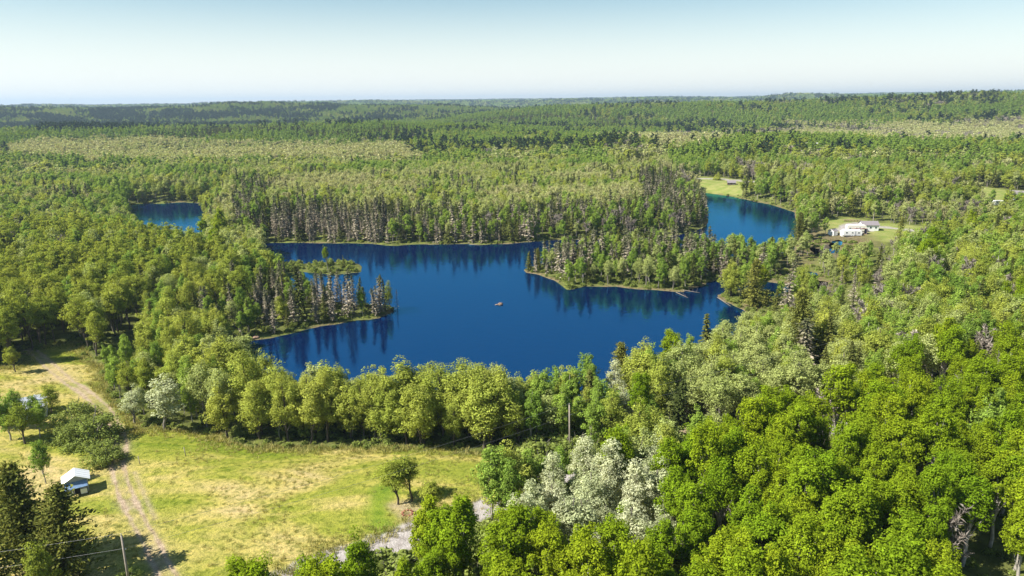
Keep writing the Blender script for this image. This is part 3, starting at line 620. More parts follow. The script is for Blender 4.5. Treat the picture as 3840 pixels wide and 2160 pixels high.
REST = ('border trees', None, dict(birch=.4, aspen=.2, maple=.2, ash=.2), .8, (.8, 1.1))
ZONES = sorted(ZONES, key=lambda z: not z[0].endswith('*')); ZN = [z[0].rstrip('*') for z in ZONES] + [REST[0]]
BANDS = [(38, 200, 3.4, 0), (200, 420, 3.4, 1), (420, 600, 4.5, 1), (600, 1300, 6.3, 2), (1300, 2700, 8.6, 2), (2700, 5200, 19.0, 3), (5200, 10500, 34.0, 3)]
SPOTS = []
BUILD_XY = [(*gnd(px, py, 2.0), r_) for px, py, r_ in ((110, 1560, 5.5), (3742, 768, 6), (3742, 790, 9), (3745, 815, 9), (3828, 742, 10), (3800, 775, 9), (3305, 672, 6), (3305, 690, 7), (3425, 676, 8), (3425, 695, 9), (3425, 715, 8), (3040, 580, 14), (3040, 600, 16), (3020, 600, 12), (3075, 600, 12), (3040, 620, 14), (3612, 523, 12), (3612, 535, 14), (3612, 548, 12), (3520, 600, 8), (3520, 612, 10), (3520, 590, 7))]
def keep_out(x, y, base=False):
    """true where a trunk may stand"""
    wd = water_sdf(x, y); r = np.hypot(x, y)
    ok = (wd > 1.1)
    near = r < 900
    k = np.ones(len(x), bool); xn, yn = x[near], y[near]; kn = np.ones(len(xn), bool)
    kn &= sdf(FIELD, xn, yn) > 1.5
    kn &= line_d(ROAD, xn, yn) > 4.2
    for P, m in ((LAWN_A, 1.5), (LAWN_B, 1.5), (LAWN_C, 1.5), (PAD, 3), (CLEAR_P, 0), (DIRT_P, 1.5), (GAP_P, 0)):
        kn &= sdf(P, xn, yn) > m
    kn &= line_d(DRIVE, xn, yn) > 4.0
    for (bx_, by_, br_) in BUILD_XY: kn &= np.hypot(xn - bx_, yn - by_) > br_
    kn &= line_d(FAR_ROAD, xn, yn) > 5.0
    k[near] = kn
    return ok & k, wd
for (ra, rb, sp, lod) in BANDS:
    L = rb + sp; gx = np.arange(-L * .78, L * .78, sp); gy = np.arange(20, L, sp)
    X, Y = np.meshgrid(gx, gy); X = X.ravel(); Y = Y.ravel()
    X = X + rng.uniform(-.46, .46, X.shape) * sp; Y = Y + rng.uniform(-.46, .46, Y.shape) * sp
    r = np.hypot(X, Y); az = np.degrees(np.arctan2(X, Y))
    k = (r >= ra) & (r < rb) & (az > -43 - 400 / r) & (az < 41 + 120 / r); X, Y, r = X[k], Y[k], r[k]
    ok, wd = keep_out(X, Y); X, Y, r, wd = X[ok], Y[ok], r[ok], wd[ok]
    Zg = terrain_z(X, Y)
    U, V, D = to_px(X, Y, Zg + np.where(r < 215, 13.0, 8.0)); UB, VB, _ = to_px(X, Y, Zg)
    zi = np.full(len(X), len(ZONES)); todo = np.ones(len(X), bool)
    edge = fbm(X / 25, Y / 25, 71, 2)
    U2 = U + (fbm(X / 30, Y / 30, 72, 3) - .5) * 90 + (fbm(X / 300, Y / 300, 75, 3) - .5) * 1100 * smooth(500, 950, r); V2 = V + (fbm(X / 40, Y / 40, 73, 3) - .5) * np.minimum(60, 12000 / r) + (fbm(X / 260, Y / 260, 74, 3) - .5) * 70 * smooth(500, 900, r) + rng.normal(0, 5, r.shape) * smooth(300, 900, r)
    for q, (nm, P, mixr, keep, hr) in enumerate(ZONES):
        if nm == 'far shore spruces':
            hit = todo & (wd < 24 + 26 * edge) & (r > 275) & (r < 520) & (UB > 880) & (UB < 2660) & (VB < 930)
        elif nm.endswith('*'): hit = todo & inside(P, UB, VB)
        else: hit = todo & inside(P, U2, V2)
        if nm == 'distant forest': hit = hit & (r > 2600)
        zi[hit] = q; todo &= ~hit
    zi[todo & (r <= 2600) & (r > 600)] = ZN.index('hill hardwoods')
    for q in range(len(ZONES) + 1):
        nm, P, mixr, keep, hr = (ZONES + [REST])[q]
        idx = np.nonzero(zi == q)[0]
        kf = np.where((r[idx] > 200) & (r[idx] < 420) & (('spruce' not in nm) and ('peninsula' not in nm)), .62, 1.0)
        idx = idx[rng.uniform(size=len(idx)) < keep * kf]
        if nm == 'border trees': idx = idx[(r[idx] > 215) | (U[idx] < -100) | (U[idx] > 3900)]
        if nm == 'aspen wood': idx = idx[~((U[idx] > 3470) & (V[idx] > 1900)) | (rng.uniform(size=len(idx)) < .12)]
        iy = inside(YARD_P, X[idx], Y[idx]); idx = idx[~iy | (rng.uniform(size=len(idx)) < .22)]
        if nm == 'marsh edge': idx = idx[(edge[idx] > .42) | (rng.uniform(size=len(idx)) < .3)]
        ks = list(mixr); pr = np.array([mixr[a] for a in ks]); pr = pr / pr.sum()
        # species come in patches: a noise field bends the dice
        dice = np.clip(np.where(r[idx] > 420, .38, .55) * rng.uniform(size=len(idx)) + np.where(r[idx] > 420, .62, .45) * np.clip((np.where(r[idx] > 700, fbm(X[idx] / 90, Y[idx] / 90, 80 + q, 3), fbm(X[idx] / 35, Y[idx] / 35, 80 + q, 2)) - .5) * 2.2 + .5, 0, 1) + rng.normal(0, .05, len(idx)), 0, .9999)
        if len(dice): dice = dice.argsort().argsort() / len(dice)
        pick = np.searchsorted(np.cumsum(pr), dice)
        pick = np.minimum(pick, len(ks) - 1)
        hs = rng.uniform(hr[0], hr[1], len(idx))
        for a, i in enumerate(idx):
            SPOTS.append((ks[pick[a]], float(X[i]), float(Y[i]), float(Zg[i]), float(hs[a]), lod, q, float(r[i]), float(wd[i])))

# singled-out trees: photo position of the trunk's foot, height, kind
def at(px, py, z=None):
    p = gnd(px, py, 1.5 if z is None else z)
    for _ in range(6):
        zz = float(terrain_z(p[:1] * 1.0, p[1:] * 1.0)[0]); p = gnd(px, py, max(zz, 0))
    return float(p[0]), float(p[1]), max(zz, 0.0)
SPECIAL = [  # kind, foot, height, width factor, label
    ('whitespruce', (60, 2110), 14.0, 1.08, 'big ragged spruce in the cluster at the clearing corner, furthest to the left but one'),
    ('whitespruce', (150, 2150), 14.2, 0.97, 'tall dark spruce in the middle of the cluster below the white roofed shed'),
    ('whitespruce', (250, 2200), 13.2, 1.22, 'broad dark spruce casting its shadow toward the utility pole'),
    ('whitespruce', (-60, 2290), 13.5, 1.22, 'dark spruce cut off by the corner of the view below the clearing'),
    ('oak', (165, 2330), 11.0, .8, 'yellowish leafy tree in front of the dark spruce cluster'),
    ('birch', (172, 1812), 8.2, 1.1, 'light green birch leaning against the left side of the white roofed shed'),
    ('birch', (150, 1640), 7.8, 1.2, 'small birch with a bare thin trunk beside the metal roofed cabin'),
    ('birch', (40, 1650), 9.5, 1.35, 'green tree standing in front of the metal roofed cabin'),
    ('birch', (72, 1612), 8.6, 1.2, 'middle green tree pressed against the cabin wall'),
    ('birch', (132, 1606), 7.2, 1.0, 'slim green tree before the lit corner of the cabin roof'),
    ('oak', (95, 1665), 8.5, 1.3, 'reddish olive tree covering the front of the cabin'),
    ('oak', (200, 1590), 8.0, 1.0, 'thin rusty leaved tree at the corner of the metal roofed cabin'),
    ('birch', (-30, 1600), 9.0, 1.5, 'bushy green tree at the far side of the cabin, cut by the picture edge'),
    ('oak', (58, 1395), 6.5, 1.3, 'lone small tree with a bare stem at the head of the dirt track'),
    ('bush', (355, 1655), 6.8, 1.3, 'very large round willow bush beside the dirt track'),
    ('bush', (285, 1590), 6.0, 1.25, 'tall grey green willow bush behind the largest one'),
    ('bush', (392, 1735), 4.6, 1.25, 'lower round willow bush right beside the track bend'),
    ('bush', (245, 1650), 4.6, 1.2, 'willow bush between the cabin and the largest willow'),
    ('bush', (480, 2200), 3.0, 1.1, 'purple tinged lilac bush at the foot of the utility pole'),
    ('oak', (1492, 1892), 7.6, 1.5, 'round topped tree with two bare stems standing alone in the mown field'),
    ('oak', (1545, 1880), 8.0, 1.4, 'taller round tree in the small group in the mown field'),
    ('oak', (1625, 1925), 6.0, 1.5, 'smaller round tree on the road side of the group in the field'),
    ('silver', (620, 1610), 12.0, 1.5, 'white blossoming tree behind the corner of the mown field'),
    ('silver', (505, 1590), 8.0, 1.4, 'smaller whitish tree by the bend of the dirt track'),
    ('whitespruce', (2990, 1400), 19.0, 0.83, 'tallest spruce, green topped and grey below, on the near east shore'),
    ('dead', (3010, 1425), 13.0, 1.5, 'grey drooping spruce in front of the tallest one on the east shore'),
    ('spruce', (2645, 1420), 15.0, 1.1, 'pointed spruce standing where the near shore trees meet the blue water'),
    ('whitespruce', (2335, 1475), 12.0, 0.94, 'broad greenish spruce rising above the near shore, first from the lake'),
    ('spruce', (2412, 1475), 11.5, 1.0, 'second smaller spruce beside the broad one above the near shore'),
    ('dead', (2942, 1165), 15.0, .9, 'thin grey spire spruce on the marsh by the stream'),
    ('whitespruce', (2822, 1150), 15.0, 0.97, 'large spruce on the marsh point at the end of the lake'),
    ('spruce', (2868, 1152), 6.5, 1.1, 'small bright green spruce beside the large one on the marsh point'),
    ('aspen', (3490, 1000), 15.0, 2.0, 'large round green crown standing above the eastern scrub'),
    ('maple', (2684, 702), 13.0, 1.25, 'lone round tree on the lawn beyond the eastern pond'),
    ('whitespruce', (2021, 1012), 8.4, 0.76, 'first spruce on the reedy tip of the east peninsula'),
    ('dead', (2087, 1000), 7.6, .9, 'grey pointed spruce second from the tip of the east peninsula'),
    ('spruce', (2113, 1003), 5.0, .8, 'small dark spruce third from the tip of the east peninsula'),
    ('aspen', (1228, 1014), 10.0, .8, 'lone pale green tree with a bare stem on the low island'),  # a pine, built here from the aspen shape
    ('spruce', (1292, 1010), 5.4, .95, 'small dark spruce on the low island'),
    ('bare', (3085, 1010), 11.0, .85, 'white barked dead tree with forked limbs by the small marsh pond'),
    ('whitespruce', (3370, 905), 10.0, 0.94, 'lone ragged spruce at the edge of the cottage lawn'),
    ('birch', (3095, 882), 9.5, 1.0, 'slender tree beside the white sheds on the cottage lawn'),
    ('whitespruce', (2995, 905), 13.0, 0.94, 'dark spruce pair at the shore between the pond and the cottage lawn'),
    ('maple', (870, 1060), 15.0, 1.25, 'large fresh green maple at the root of the west peninsula'),
    ('maple', (640, 1275), 14.0, 1.25, 'bright yellow green maple with dark forked trunk behind the shore'),
    ('maple', (790, 1180), 12.5, 1.15, 'yellow green maple next to the west peninsula spruces'),
    ('spruce', (635, 985), 15.0, .9, 'dark pointed spruce in front of the western pond'),
    ('dead', (600, 975), 13.0, .9, 'thin sparse spruce beside the dark one before the western pond'),
    ('dead', (1240, 1185), 13.5, .95, 'tall grey spruce spire on the west peninsula, highest against the water'),
    ('dead', (1305, 1190), 13.5, 1.0, 'second tall grey green spruce on the west peninsula'),
    ('spruce', (1125, 1190), 15.0, 1.2, 'dark full spruce in the middle of the west peninsula'),
    ('spruce', (1398, 1170), 8.0, .8, 'dark narrow spruce near the end of the west peninsula'),
    ('dead', (1422, 1165), 10.5, .8, 'thin spruce spire near the end of the west peninsula'),
    ('spruce', (1446, 1168), 9.5, .9, 'last dark spruce at the end of the west peninsula'),
    ('maple', (1462, 1158), 9.0, .7, 'pale yellow green tree leaning out over the water at the peninsula end'),
]
SP_POS = []
for kind, (px, py), h, w, lab in SPECIAL:
    x, y, z = at(px, py); SP_POS.append((kind, x, y, z, h, w, lab))
S_ = [s for s in SPOTS]; spx = np.array([(p[1], p[2], max(1.4, p[4] * .16 * p[5])) for p in SP_POS])
SX = np.array([(s[1], s[2]) for s in S_]); good = np.ones(len(S_), bool)
for a, b, c in spx: good &= (np.hypot(SX[:, 0] - a, SX[:, 1] - b) > c + 0.6)
SPOTS = [s for s, g_ in zip(S_, good) if g_]

def tag(o, label=None, cat=None, group=None, kind=None):
    if label: o['label'] = label
    if cat: o['category'] = cat
    if group: o['group'] = group
    if kind: o['kind'] = kind
    return o
def tree_obj(key, var, lod, loc, rz, s, w, label, group, parts):
    kd = KINDS[key]
    if parts:
        e = bpy.data.objects.new(kd['name'], None); e.empty_display_size = .5
        tm, cm = kd['parts'][0][var % len(kd['parts'][0])]
        for nm, me in (('trunk', tm), ('crown', cm)):
            c = bpy.data.objects.new(nm, me); c.parent = e; COL.objects.link(c)
    else:
        lst = kd['joined'][min(lod, 2)]; e = bpy.data.objects.new(kd['name'], lst[var % len(lst)])
    e.location = loc; e.rotation_euler = (random.gauss(0, .045), random.gauss(0, .045), rz); e.scale = (s * w, s * w, s)
    COL.objects.link(e)
    return tag(e, label, 'bush' if key == 'bush' else 'tree', group)
for i, (kind, x, y, z, h, w, lab) in enumerate(SP_POS):
    H = KINDS[kind]['H']; r = math.hypot(x, y)
    tree_obj(kind, i, 0 if r < 260 else 1, (x, y, z - .1), random.uniform(0, 6.28), h / H, w, lab, None, r < 330)

COLOUR = dict(aspen='bright green aspen', maple='yellow green maple', birch='mid green birch', oak='olive green oak', ash='pale sage green ash', budding='tan budding hardwood', silver='silvery white poplar',
              bare='bare grey twiggy tree', spruce='dark green spruce', dead='grey dying spruce', pine='dark pine', bush='low green willow bush')
PLACE = {'silver poplar grove': 'in the whitish grove behind the gravel road', 'aspen wood': 'in the dense aspen wood beside the gravel road', 'lakeside maples': 'in the tree belt between mown field and lake',
         'lakeside birches': 'in the mixed belt behind the white poplar grove', 'pale poplars by the east shore': 'on the near east shore behind the aspen wood', 'green thicket by the track': 'in the thicket beside the dirt track',
         'west peninsula hardwoods': 'at the root of the west peninsula', 'west peninsula spruces': 'on the west peninsula', 'low island': 'on the low reedy island', 'olive wood west of the clearing': 'in the olive wood behind the clearing',
         'east peninsula': 'on the east peninsula', 'marsh edge': 'around the marsh pools', 'mixed slope east': 'on the mixed slope above the aspens', 'scrub beyond the clearing': 'in the scrub behind the cottage driveway',
         'cottage woods': 'in the woods beyond the eastern pond', 'far shore spruces': 'along the far shore of the lake', 'far shore hardwoods': 'in the wood behind the far shore spruces', 'pond side': 'in the woods around the western pond',
         'tan belt west': 'in the tan belt beyond the western pond', 'tan belt east': 'in the tan belt under the east hill', 'pine ridge': 'on the western pine ridge', 'green plantation': 'in the even green plantation',
         'hill hardwoods': 'on the wooded east hill', 'middle wood': 'in the middle distance wood', 'distant forest': 'in the distant blue forest', 'border trees': 'at the border of the wood'}
def cell(q, x, y, wd, hs, w, key):
    """words that place a tree within its stand"""
    u, v, _ = to_px(np.array(x), np.array(y), np.array(3.0 + 10 * hs)); u, v = float(u), float(v)
    zone = ZN[q]
    side = 'far to the left' if u < 400 else 'left of the lake' if u < 950 else 'below the west peninsula' if u < 1450 else 'below the lake' if u < 1950 else 'below the east peninsula' if u < 2550 else 'right of the lake' if u < 3100 else 'below the cottage' if u < 3500 else 'at the right picture edge'
    if zone == 'aspen wood':
        side = 'below the mown field' if u < 1450 else 'in front of the white grove' if u < 2000 else 'under the white grove' if u < 2500 else 'right of the white grove' if u < 3000 else 'below the right pole' if u < 3450 else 'at the right picture edge'
        dep = 'at the very bottom' if v > 1950 else 'low down' if v > 1700 else 'halfway up' if v > 1450 else 'near the top of the wood'
        return dep + ', ' + side
    if v > 900: dep = 'lower down' if v > 1400 else 'mid height'
    elif v > 700: dep = 'below the far shore line' if v > 850 else 'level with the ponds'
    else: dep = 'high up'
    return dep + ', ' + side
SHORT = {k: v for k, v in PLACE.items()}
SHORT.update({'aspen wood': 'in the aspen wood', 'lakeside maples': 'between field and lake', 'lakeside birches': 'behind the white grove', 'pale poplars by the east shore': 'on the east shore', 'green thicket by the track': 'by the dirt track',
    'olive wood west of the clearing': 'in the olive wood', 'silver poplar grove': 'in the whitish grove', 'mixed slope east': 'on the east slope', 'scrub beyond the clearing': 'behind the cottage', 'cottage woods': 'beyond the east pond',
    'far shore spruces': 'on the far shore', 'far shore hardwoods': 'behind the far shore', 'pond side': 'by the west pond', 'west peninsula hardwoods': 'at the west peninsula root'})
COLOUR = dict(whitespruce='broad spruce', aspen='bright green aspen', maple='yellow green maple', birch='mid green birch', oak='olive oak', ash='sage green ash', budding='tan budding hardwood', silver='whitish poplar', bare='bare grey tree', spruce='dark spruce', dead='grey dying spruce', pine='dark pine', bush='green willow bush')
NIND = 285
by = {}
for s in SPOTS: by.setdefault(s[0], []).append(s)
proto_col = {}
def scatter(name, label_kind, recs, meshes):
    """recs: (x, y, z, rot, sx, sz, index); one object, tree shapes set on its points"""
    a = np.array(recs, float); me = bpy.data.meshes.new(name)
    me.vertices.add(len(a)); me.vertices.foreach_set('co', a[:, :3].ravel())
    for nm, colm in (('rot', 3), ('sxy', 4), ('sz', 5)):
        at_ = me.attributes.new(nm, 'FLOAT', 'POINT'); at_.data.foreach_set('value', a[:, colm].astype(np.float32))
    at_ = me.attributes.new('pick', 'INT', 'POINT'); at_.data.foreach_set('value', a[:, 6].astype(np.int32))
    me.update()
    ob = bpy.data.objects.new(name, me); COL.objects.link(ob); ob['kind'] = 'stuff'
    pc = bpy.data.collections.new(name + '_shapes')
    for i, m_ in enumerate(meshes):
        pc.objects.link(bpy.data.objects.new('%s_shape_%03d' % (name, i), m_))
    ng = bpy.data.node_groups.new(name + '_placing', 'GeometryNodeTree')
    ng.interface.new_socket('Geometry', in_out='INPUT', socket_type='NodeSocketGeometry'); ng.interface.new_socket('Geometry', in_out='OUTPUT', socket_type='NodeSocketGeometry')
    n, l = ng.nodes, ng.links
    gi = n.new('NodeGroupInput'); go = n.new('NodeGroupOutput'); mp = n.new('GeometryNodeMeshToPoints'); ip = n.new('GeometryNodeInstanceOnPoints'); ci = n.new('GeometryNodeCollectionInfo')
    ci.inputs['Collection'].default_value = pc; ci.inputs['Separate Children'].default_value = True; ci.inputs['Reset Children'].default_value = True
    def na(nm, t):
        q = n.new('GeometryNodeInputNamedAttribute'); q.data_type = t; q.inputs['Name'].default_value = nm; return q.outputs[0]
    cr = n.new('ShaderNodeCombineXYZ'); l.new(na('rot', 'FLOAT'), cr.inputs[2]); cs = n.new('ShaderNodeCombineXYZ')
    sx = na('sxy', 'FLOAT'); l.new(sx, cs.inputs[0]); l.new(sx, cs.inputs[1]); l.new(na('sz', 'FLOAT'), cs.inputs[2])
    l.new(gi.outputs[0], mp.inputs['Mesh']); l.new(mp.outputs[0], ip.inputs['Points']); l.new(ci.outputs[0], ip.inputs['Instance'])
    ip.inputs['Pick Instance'].default_value = True; l.new(na('pick', 'INT'), ip.inputs['Instance Index'])
    l.new(cr.outputs[0], ip.inputs['Rotation']); l.new(cs.outputs[0], ip.inputs['Scale']); l.new(ip.outputs[0], go.inputs[0])
    md = ob.modifiers.new('placing', 'NODES'); md.node_group = ng
    return ob
for key, lst in by.items():
    kd = KINDS[key]
    def score(s):
        u, v, d = to_px(np.array(s[1]), np.array(s[2]), np.array(s[3] + 10))
        vis = (-60 < u < 3900) and (-50 < v < 2240)
        return (s[4] * kd['H'] / s[7] if vis else -1)
    sc = sorted(((score(s), i) for i, s in enumerate(lst[:])), reverse=True)
    chosen = set(i for v, i in sc[:NIND] if v > 0.012)
    nsp = sum(1 for p in SP_POS if p[0] == key)
    chosen = set(list(i for v, i in sc[:NIND - nsp] if v > 0.012))
    meshes = []; start = []
    for l in range(4):
        start.append(len(meshes)); meshes += kd['joined'][l]
    rest = []
    for i, s in enumerate(lst):
        _, x, y, z, hs, lod, q, r, wd = s
        w = random.uniform(.85, 1.18) if key != 'maple' else random.uniform(.85, 1.5)
        if i in chosen:
            zone = ZN[q]; size = 'tall ' if hs > .98 else ('small ' if hs < .8 else '')
            shape = 'broad ' if w > 1.08 else ('slender ' if w < .92 else '')
            lab = size + shape + COLOUR[key] + ' ' + SHORT[zone] + ', ' + cell(q, x, y, wd, hs, w, key)
            lab = ' '.join(lab.split()[:16]).rstrip(',')
            tree_obj(key, random.randrange(6), 0 if r < 235 else 1 if r < 620 else 2, (x, y, z - .1), random.uniform(0, 6.28), hs, w, lab, (COLOUR[key] + ('es ' if key == 'bush' else ' trees ')).replace('tree trees', 'trees').replace('hardwood trees', 'hardwoods') + PLACE[zone], r < 235)
        else:
            lo = (0 if r < 170 else 1) if lod == 0 else lod
            if lod == 3: hs = hs * random.uniform(.95, 1.2)
            if r > 600 and lod == 2: w *= 1.2 if r < 1300 else 1.4
            rest.append((x, y, z - .1, random.uniform(0, 6.28), hs * w * (1.0 if lod < 3 or r < 5200 else 1.6), hs, start[lo] + random.randrange(len(kd['joined'][lo]))))
    if rest:
        scatter(kd['name'].replace('_tree', '') + '_forest', key, rest, meshes)
    print(key, 'individual', len(chosen), 'rest', len(rest))

# ---- undergrowth and shore brush: uncountable low growth
recs = []
for (ra, rb, sp) in ((50, 260, 2.1), (260, 520, 3.4)):
    gx = np.arange(-rb * .8, rb * .8, sp); gy = np.arange(30, rb, sp); X, Y = np.meshgrid(gx, gy); X = X.ravel() + rng.uniform(-.5, .5, X.size) * sp; Y = Y.ravel() + rng.uniform(-.5, .5, Y.size) * sp
    r = np.hypot(X, Y); az = np.degrees(np.arctan2(X, Y)); k = (r > ra) & (r < rb) & (np.abs(az) < 45); X, Y, r = X[k], Y[k], r[k]
    wd = water_sdf(X, Y); fd = sdf(FIELD, X, Y); cp = sdf(CLEAR_P, X, Y)
    p = np.where(r < 115, .5, .12); belt = (wd > .6) & (fd > 0) & (fd < 26) & (X > -42) & (X < 60) & (Y < 170); p = np.where((wd > .3) & (wd < 8), .85, p); p = np.where(belt, .8, p); p = np.where((fd > .3) & (fd < 7), .8, p); p = np.where(cp < 0, .75, p)
    ok = (wd > .3) & (fd > .2) & (line_d(ROAD, X, Y) > 3.4) & (rng.uniform(size=len(X)) < p)
    for P in (LAWN_A, LAWN_B, PAD, LAWN_C): ok &= sdf(P, X, Y) > 0
    ok &= line_d(DRIVE, X, Y) > 3
    X, Y, r = X[ok], Y[ok], r[ok]; Zg = terrain_z(X, Y); wd = wd[ok]; belt = belt[ok] & (fd[ok] > 5)
    for x, y, z, rr_, w_, b_ in zip(X, Y, Zg, r, wd, belt):
        h = random.uniform(.5, 1.25) if b_ else (random.uniform(.18, .5) if w_ > 6 else random.uniform(.2, .55))
        l = 1 if rr_ < 260 else 2
        recs.append((x, y, z - .05, random.uniform(0, 6.28), h * random.uniform(.9, 1.5), h, random.randrange(2) if l == 1 else 2))
scatter('undergrowth', 'bush', recs, KINDS['bush']['joined'][1] + KINDS['bush']['joined'][2])

MAT['tuft'] = foliage('meadow_grass_blades', (0.24, 0.27, 0.05), (0.46, 0.40, 0.17), 0.35)
def tuft(seed, n=26):
    rg = np.random.default_rng(seed); g = Geo(); a = rg.uniform(0, 6.28, n); p = np.stack([rg.normal(0, .16, n), rg.normal(0, .16, n), np.full(n, -.03)], 1)
    h = rg.uniform(.2, .5, n)[:, None]; d = np.stack([np.cos(a) * .45, np.sin(a) * .45, np.ones(n)], 1); w = np.stack([-np.sin(a), np.cos(a), a * 0], 1) * .022
    g.add(np.stack([p - w, p + w, p + d * h * [.6, .6, .7] + w * .6, p + d * h], 1).reshape(-1, 3), np.arange(4 * n).reshape(-1, 4), 0, np.repeat(rg.uniform(0, 1, n), 4)); return g
rec2 = []
gx = np.arange(-125, 40, .72); gy = np.arange(55, 190, .72); X, Y = np.meshgrid(gx, gy); X = X.ravel() + rng.uniform(-.36, .36, X.size); Y = Y.ravel() + rng.uniform(-.36, .36, Y.size)
fd = sdf(FIELD, X, Y); az = np.degrees(np.arctan2(X, Y)); dn = fbm(X / 9, Y / 9, 140, 4)
edge_ = smooth(-5, .5, fd)
ok = (fd < 1.5) & (az > -41) & (line_d(TRACK, X, Y) > 1.5) & (rng.uniform(size=len(X)) < np.clip((dn - .52) * 3.0, 0.01, .6) + edge_ * .7)
X, Y, e_ = X[ok], Y[ok], edge_[ok]; Zg = terrain_z(X, Y)
for x, y, z, q in zip(X, Y, Zg, e_):
    h = random.uniform(.4, .9) * (1 + 1.0 * q); rec2.append((x, y, z, random.uniform(0, 6.28), h * 1.3, h, random.randrange(3)))
scatter('meadow_grass', 'grass', rec2, [tuft(k).mesh('meadow_grass', [MAT['tuft']]) for k in range(3)])
print('tufts', len(rec2))

# ------------------------------------------------------------------ buildings, poles and small things
MW = plain('white_siding', (0.80, 0.80, 0.78), 0.55, noise=.06); MG = plain('grey_shingle', (0.24, 0.21, 0.22), .9, noise=.25); MMET = plain('zinc_roofing', (0.72, 0.74, 0.78), .32, .55, .1)
MROOFW = plain('white_metal_roofing', (0.90, 0.90, 0.90), .45, .0, .06); MBLUE = plain('blue_corrugated_roofing', (0.25, 0.38, 0.58), .4, .4, .6, 9.0); MDK = plain('dark_opening', (0.02, 0.02, 0.022), .8)
MGL = plain('window_glass', (0.04, 0.055, 0.07), .08, spec=.6); MRED = plain('maroon_roof', (0.26, 0.13, 0.12), .7); MBL2 = plain('navy_painted_shade', (0.03, 0.06, 0.20), .6); MWOOD = plain('weathered_timber', (0.36, 0.26, 0.17), .85, noise=.35)
MPOLE = plain('pole_wood', (0.34, 0.29, 0.24), .9, noise=.3); MCAB = plain('line_cable', (0.30, 0.30, 0.30), .5, .6); MROCK = plain('rust_brown_rock', (0.34, 0.22, 0.15), .85, noise=.4); MCER = plain('ceramic', (0.5, 0.48, 0.42), .3)
MSNAG = plain('bleached_wood', (0.24, 0.21, 0.17), .9, noise=.3); MRUST = plain('rusty_brick', (0.33, 0.14, 0.09), .9, noise=.3); MTYRE = plain('tyre_rubber', (0.03, 0.03, 0.03), .8); MSTEEL = plain('galvanised_steel', (0.62, 0.64, 0.66), .4, .4)
MLOG = plain('dark_log', (0.10, 0.075, 0.055), .9, noise=.4); MGREY = plain('grey_siding', (0.42, 0.43, 0.46), .7); MCAMP = plain('camp_brown', (0.12, 0.08, 0.06), .8)
def empty(name, loc, rz, label, cat, group=None):
    e = bpy.data.objects.new(name, None); e.location = loc; e.rotation_euler = (0, 0, rz); COL.objects.link(e); return tag(e, label, cat, group)
def part(name, par, vs, fs, mat, bev=0.0, label=None):
    me = bpy.data.meshes.new(name); me.from_pydata([tuple(v) for v in vs], [], fs); me.update(); me.materials.append(mat)
    o = bpy.data.objects.new(name, me); COL.objects.link(o)
    if par is not None: o.parent = par
    if label: o['label'] = label
    if bev:
        b = o.modifiers.new('bevel', 'BEVEL'); b.width = bev; b.segments = 2; b.limit_method = 'ANGLE'
    return o
BF = [(0, 1, 3, 2), (4, 6, 7, 5), (0, 4, 5, 1), (2, 3, 7, 6), (0, 2, 6, 4), (1, 5, 7, 3)]
def box(name, par, c, d, mat, bev=0.0, label=None, rot=None):
    """c: centre of the bottom, d: size"""
    vs = [Vector((sx * d[0] / 2, sy * d[1] / 2, z)) for sx in (-1, 1) for sy in (-1, 1) for z in (0, d[2])]
    if rot is not None: vs = [Matrix.Rotation(rot[0], 3, rot[1]) @ v for v in vs]
    return part(name, par, [v + Vector(c) for v in vs], BF, mat, bev, label)
def gable_walls(name, par, w, l, h, hr, mat):
    """gable ends face -y and +y, ridge along y"""
    a, b = w / 2, l / 2
    vs = [(-a, -b, -.3), (a, -b, -.3), (a, -b, h), (0, -b, hr), (-a, -b, h), (-a, b, -.3), (a, b, -.3), (a, b, h), (0, b, hr), (-a, b, h)]
    return part(name, par, vs, [(0, 1, 2, 3, 4), (6, 5, 9, 8, 7), (1, 6, 7, 2), (5, 0, 4, 9), (2, 7, 8, 3), (4, 3, 8, 9)], mat)
def roof_half(name, par, s, w, l, h, hr, ov, th, mat, label=None):
    a, b = w / 2, l / 2 + ov; k = (hr - h) / a; x1 = s * (a + ov); z1 = h - k * ov; up_ = .05
    vs = [(0, -b, hr + up_), (x1, -b, z1 + up_), (x1, b, z1 + up_), (0, b, hr + up_), (0, -b, hr + up_ + th), (x1, -b, z1 + up_ + th), (x1, b, z1 + up_ + th), (0, b, hr + up_ + th)]
    return part(name, par, vs, [(0, 1, 2, 3), (7, 6, 5, 4), (0, 4, 5, 1), (1, 5, 6, 2), (2, 6, 7, 3), (3, 7, 4, 0)], mat, label=label)
def seams(par, s, w, l, h, hr, ov, n, mat):
    a, b = w / 2, l / 2 + ov; k = (hr - h) / a
    for i in range(n):
        y = -b + (i + .5) * 2 * b / n; x1 = s * (a + ov); z1 = h - k * ov
        vs = [(0, y - .025, hr + .13), (x1, y - .025, z1 + .13), (x1, y + .025, z1 + .13), (0, y + .025, hr + .13), (0, y - .025, hr + .17), (x1, y - .025, z1 + .17), (x1, y + .025, z1 + .17), (0, y + .025, hr + .17)]
        part('seam', par, vs, [(0, 1, 2, 3), (7, 6, 5, 4), (0, 4, 5, 1), (1, 5, 6, 2), (2, 6, 7, 3), (3, 7, 4, 0)], mat)
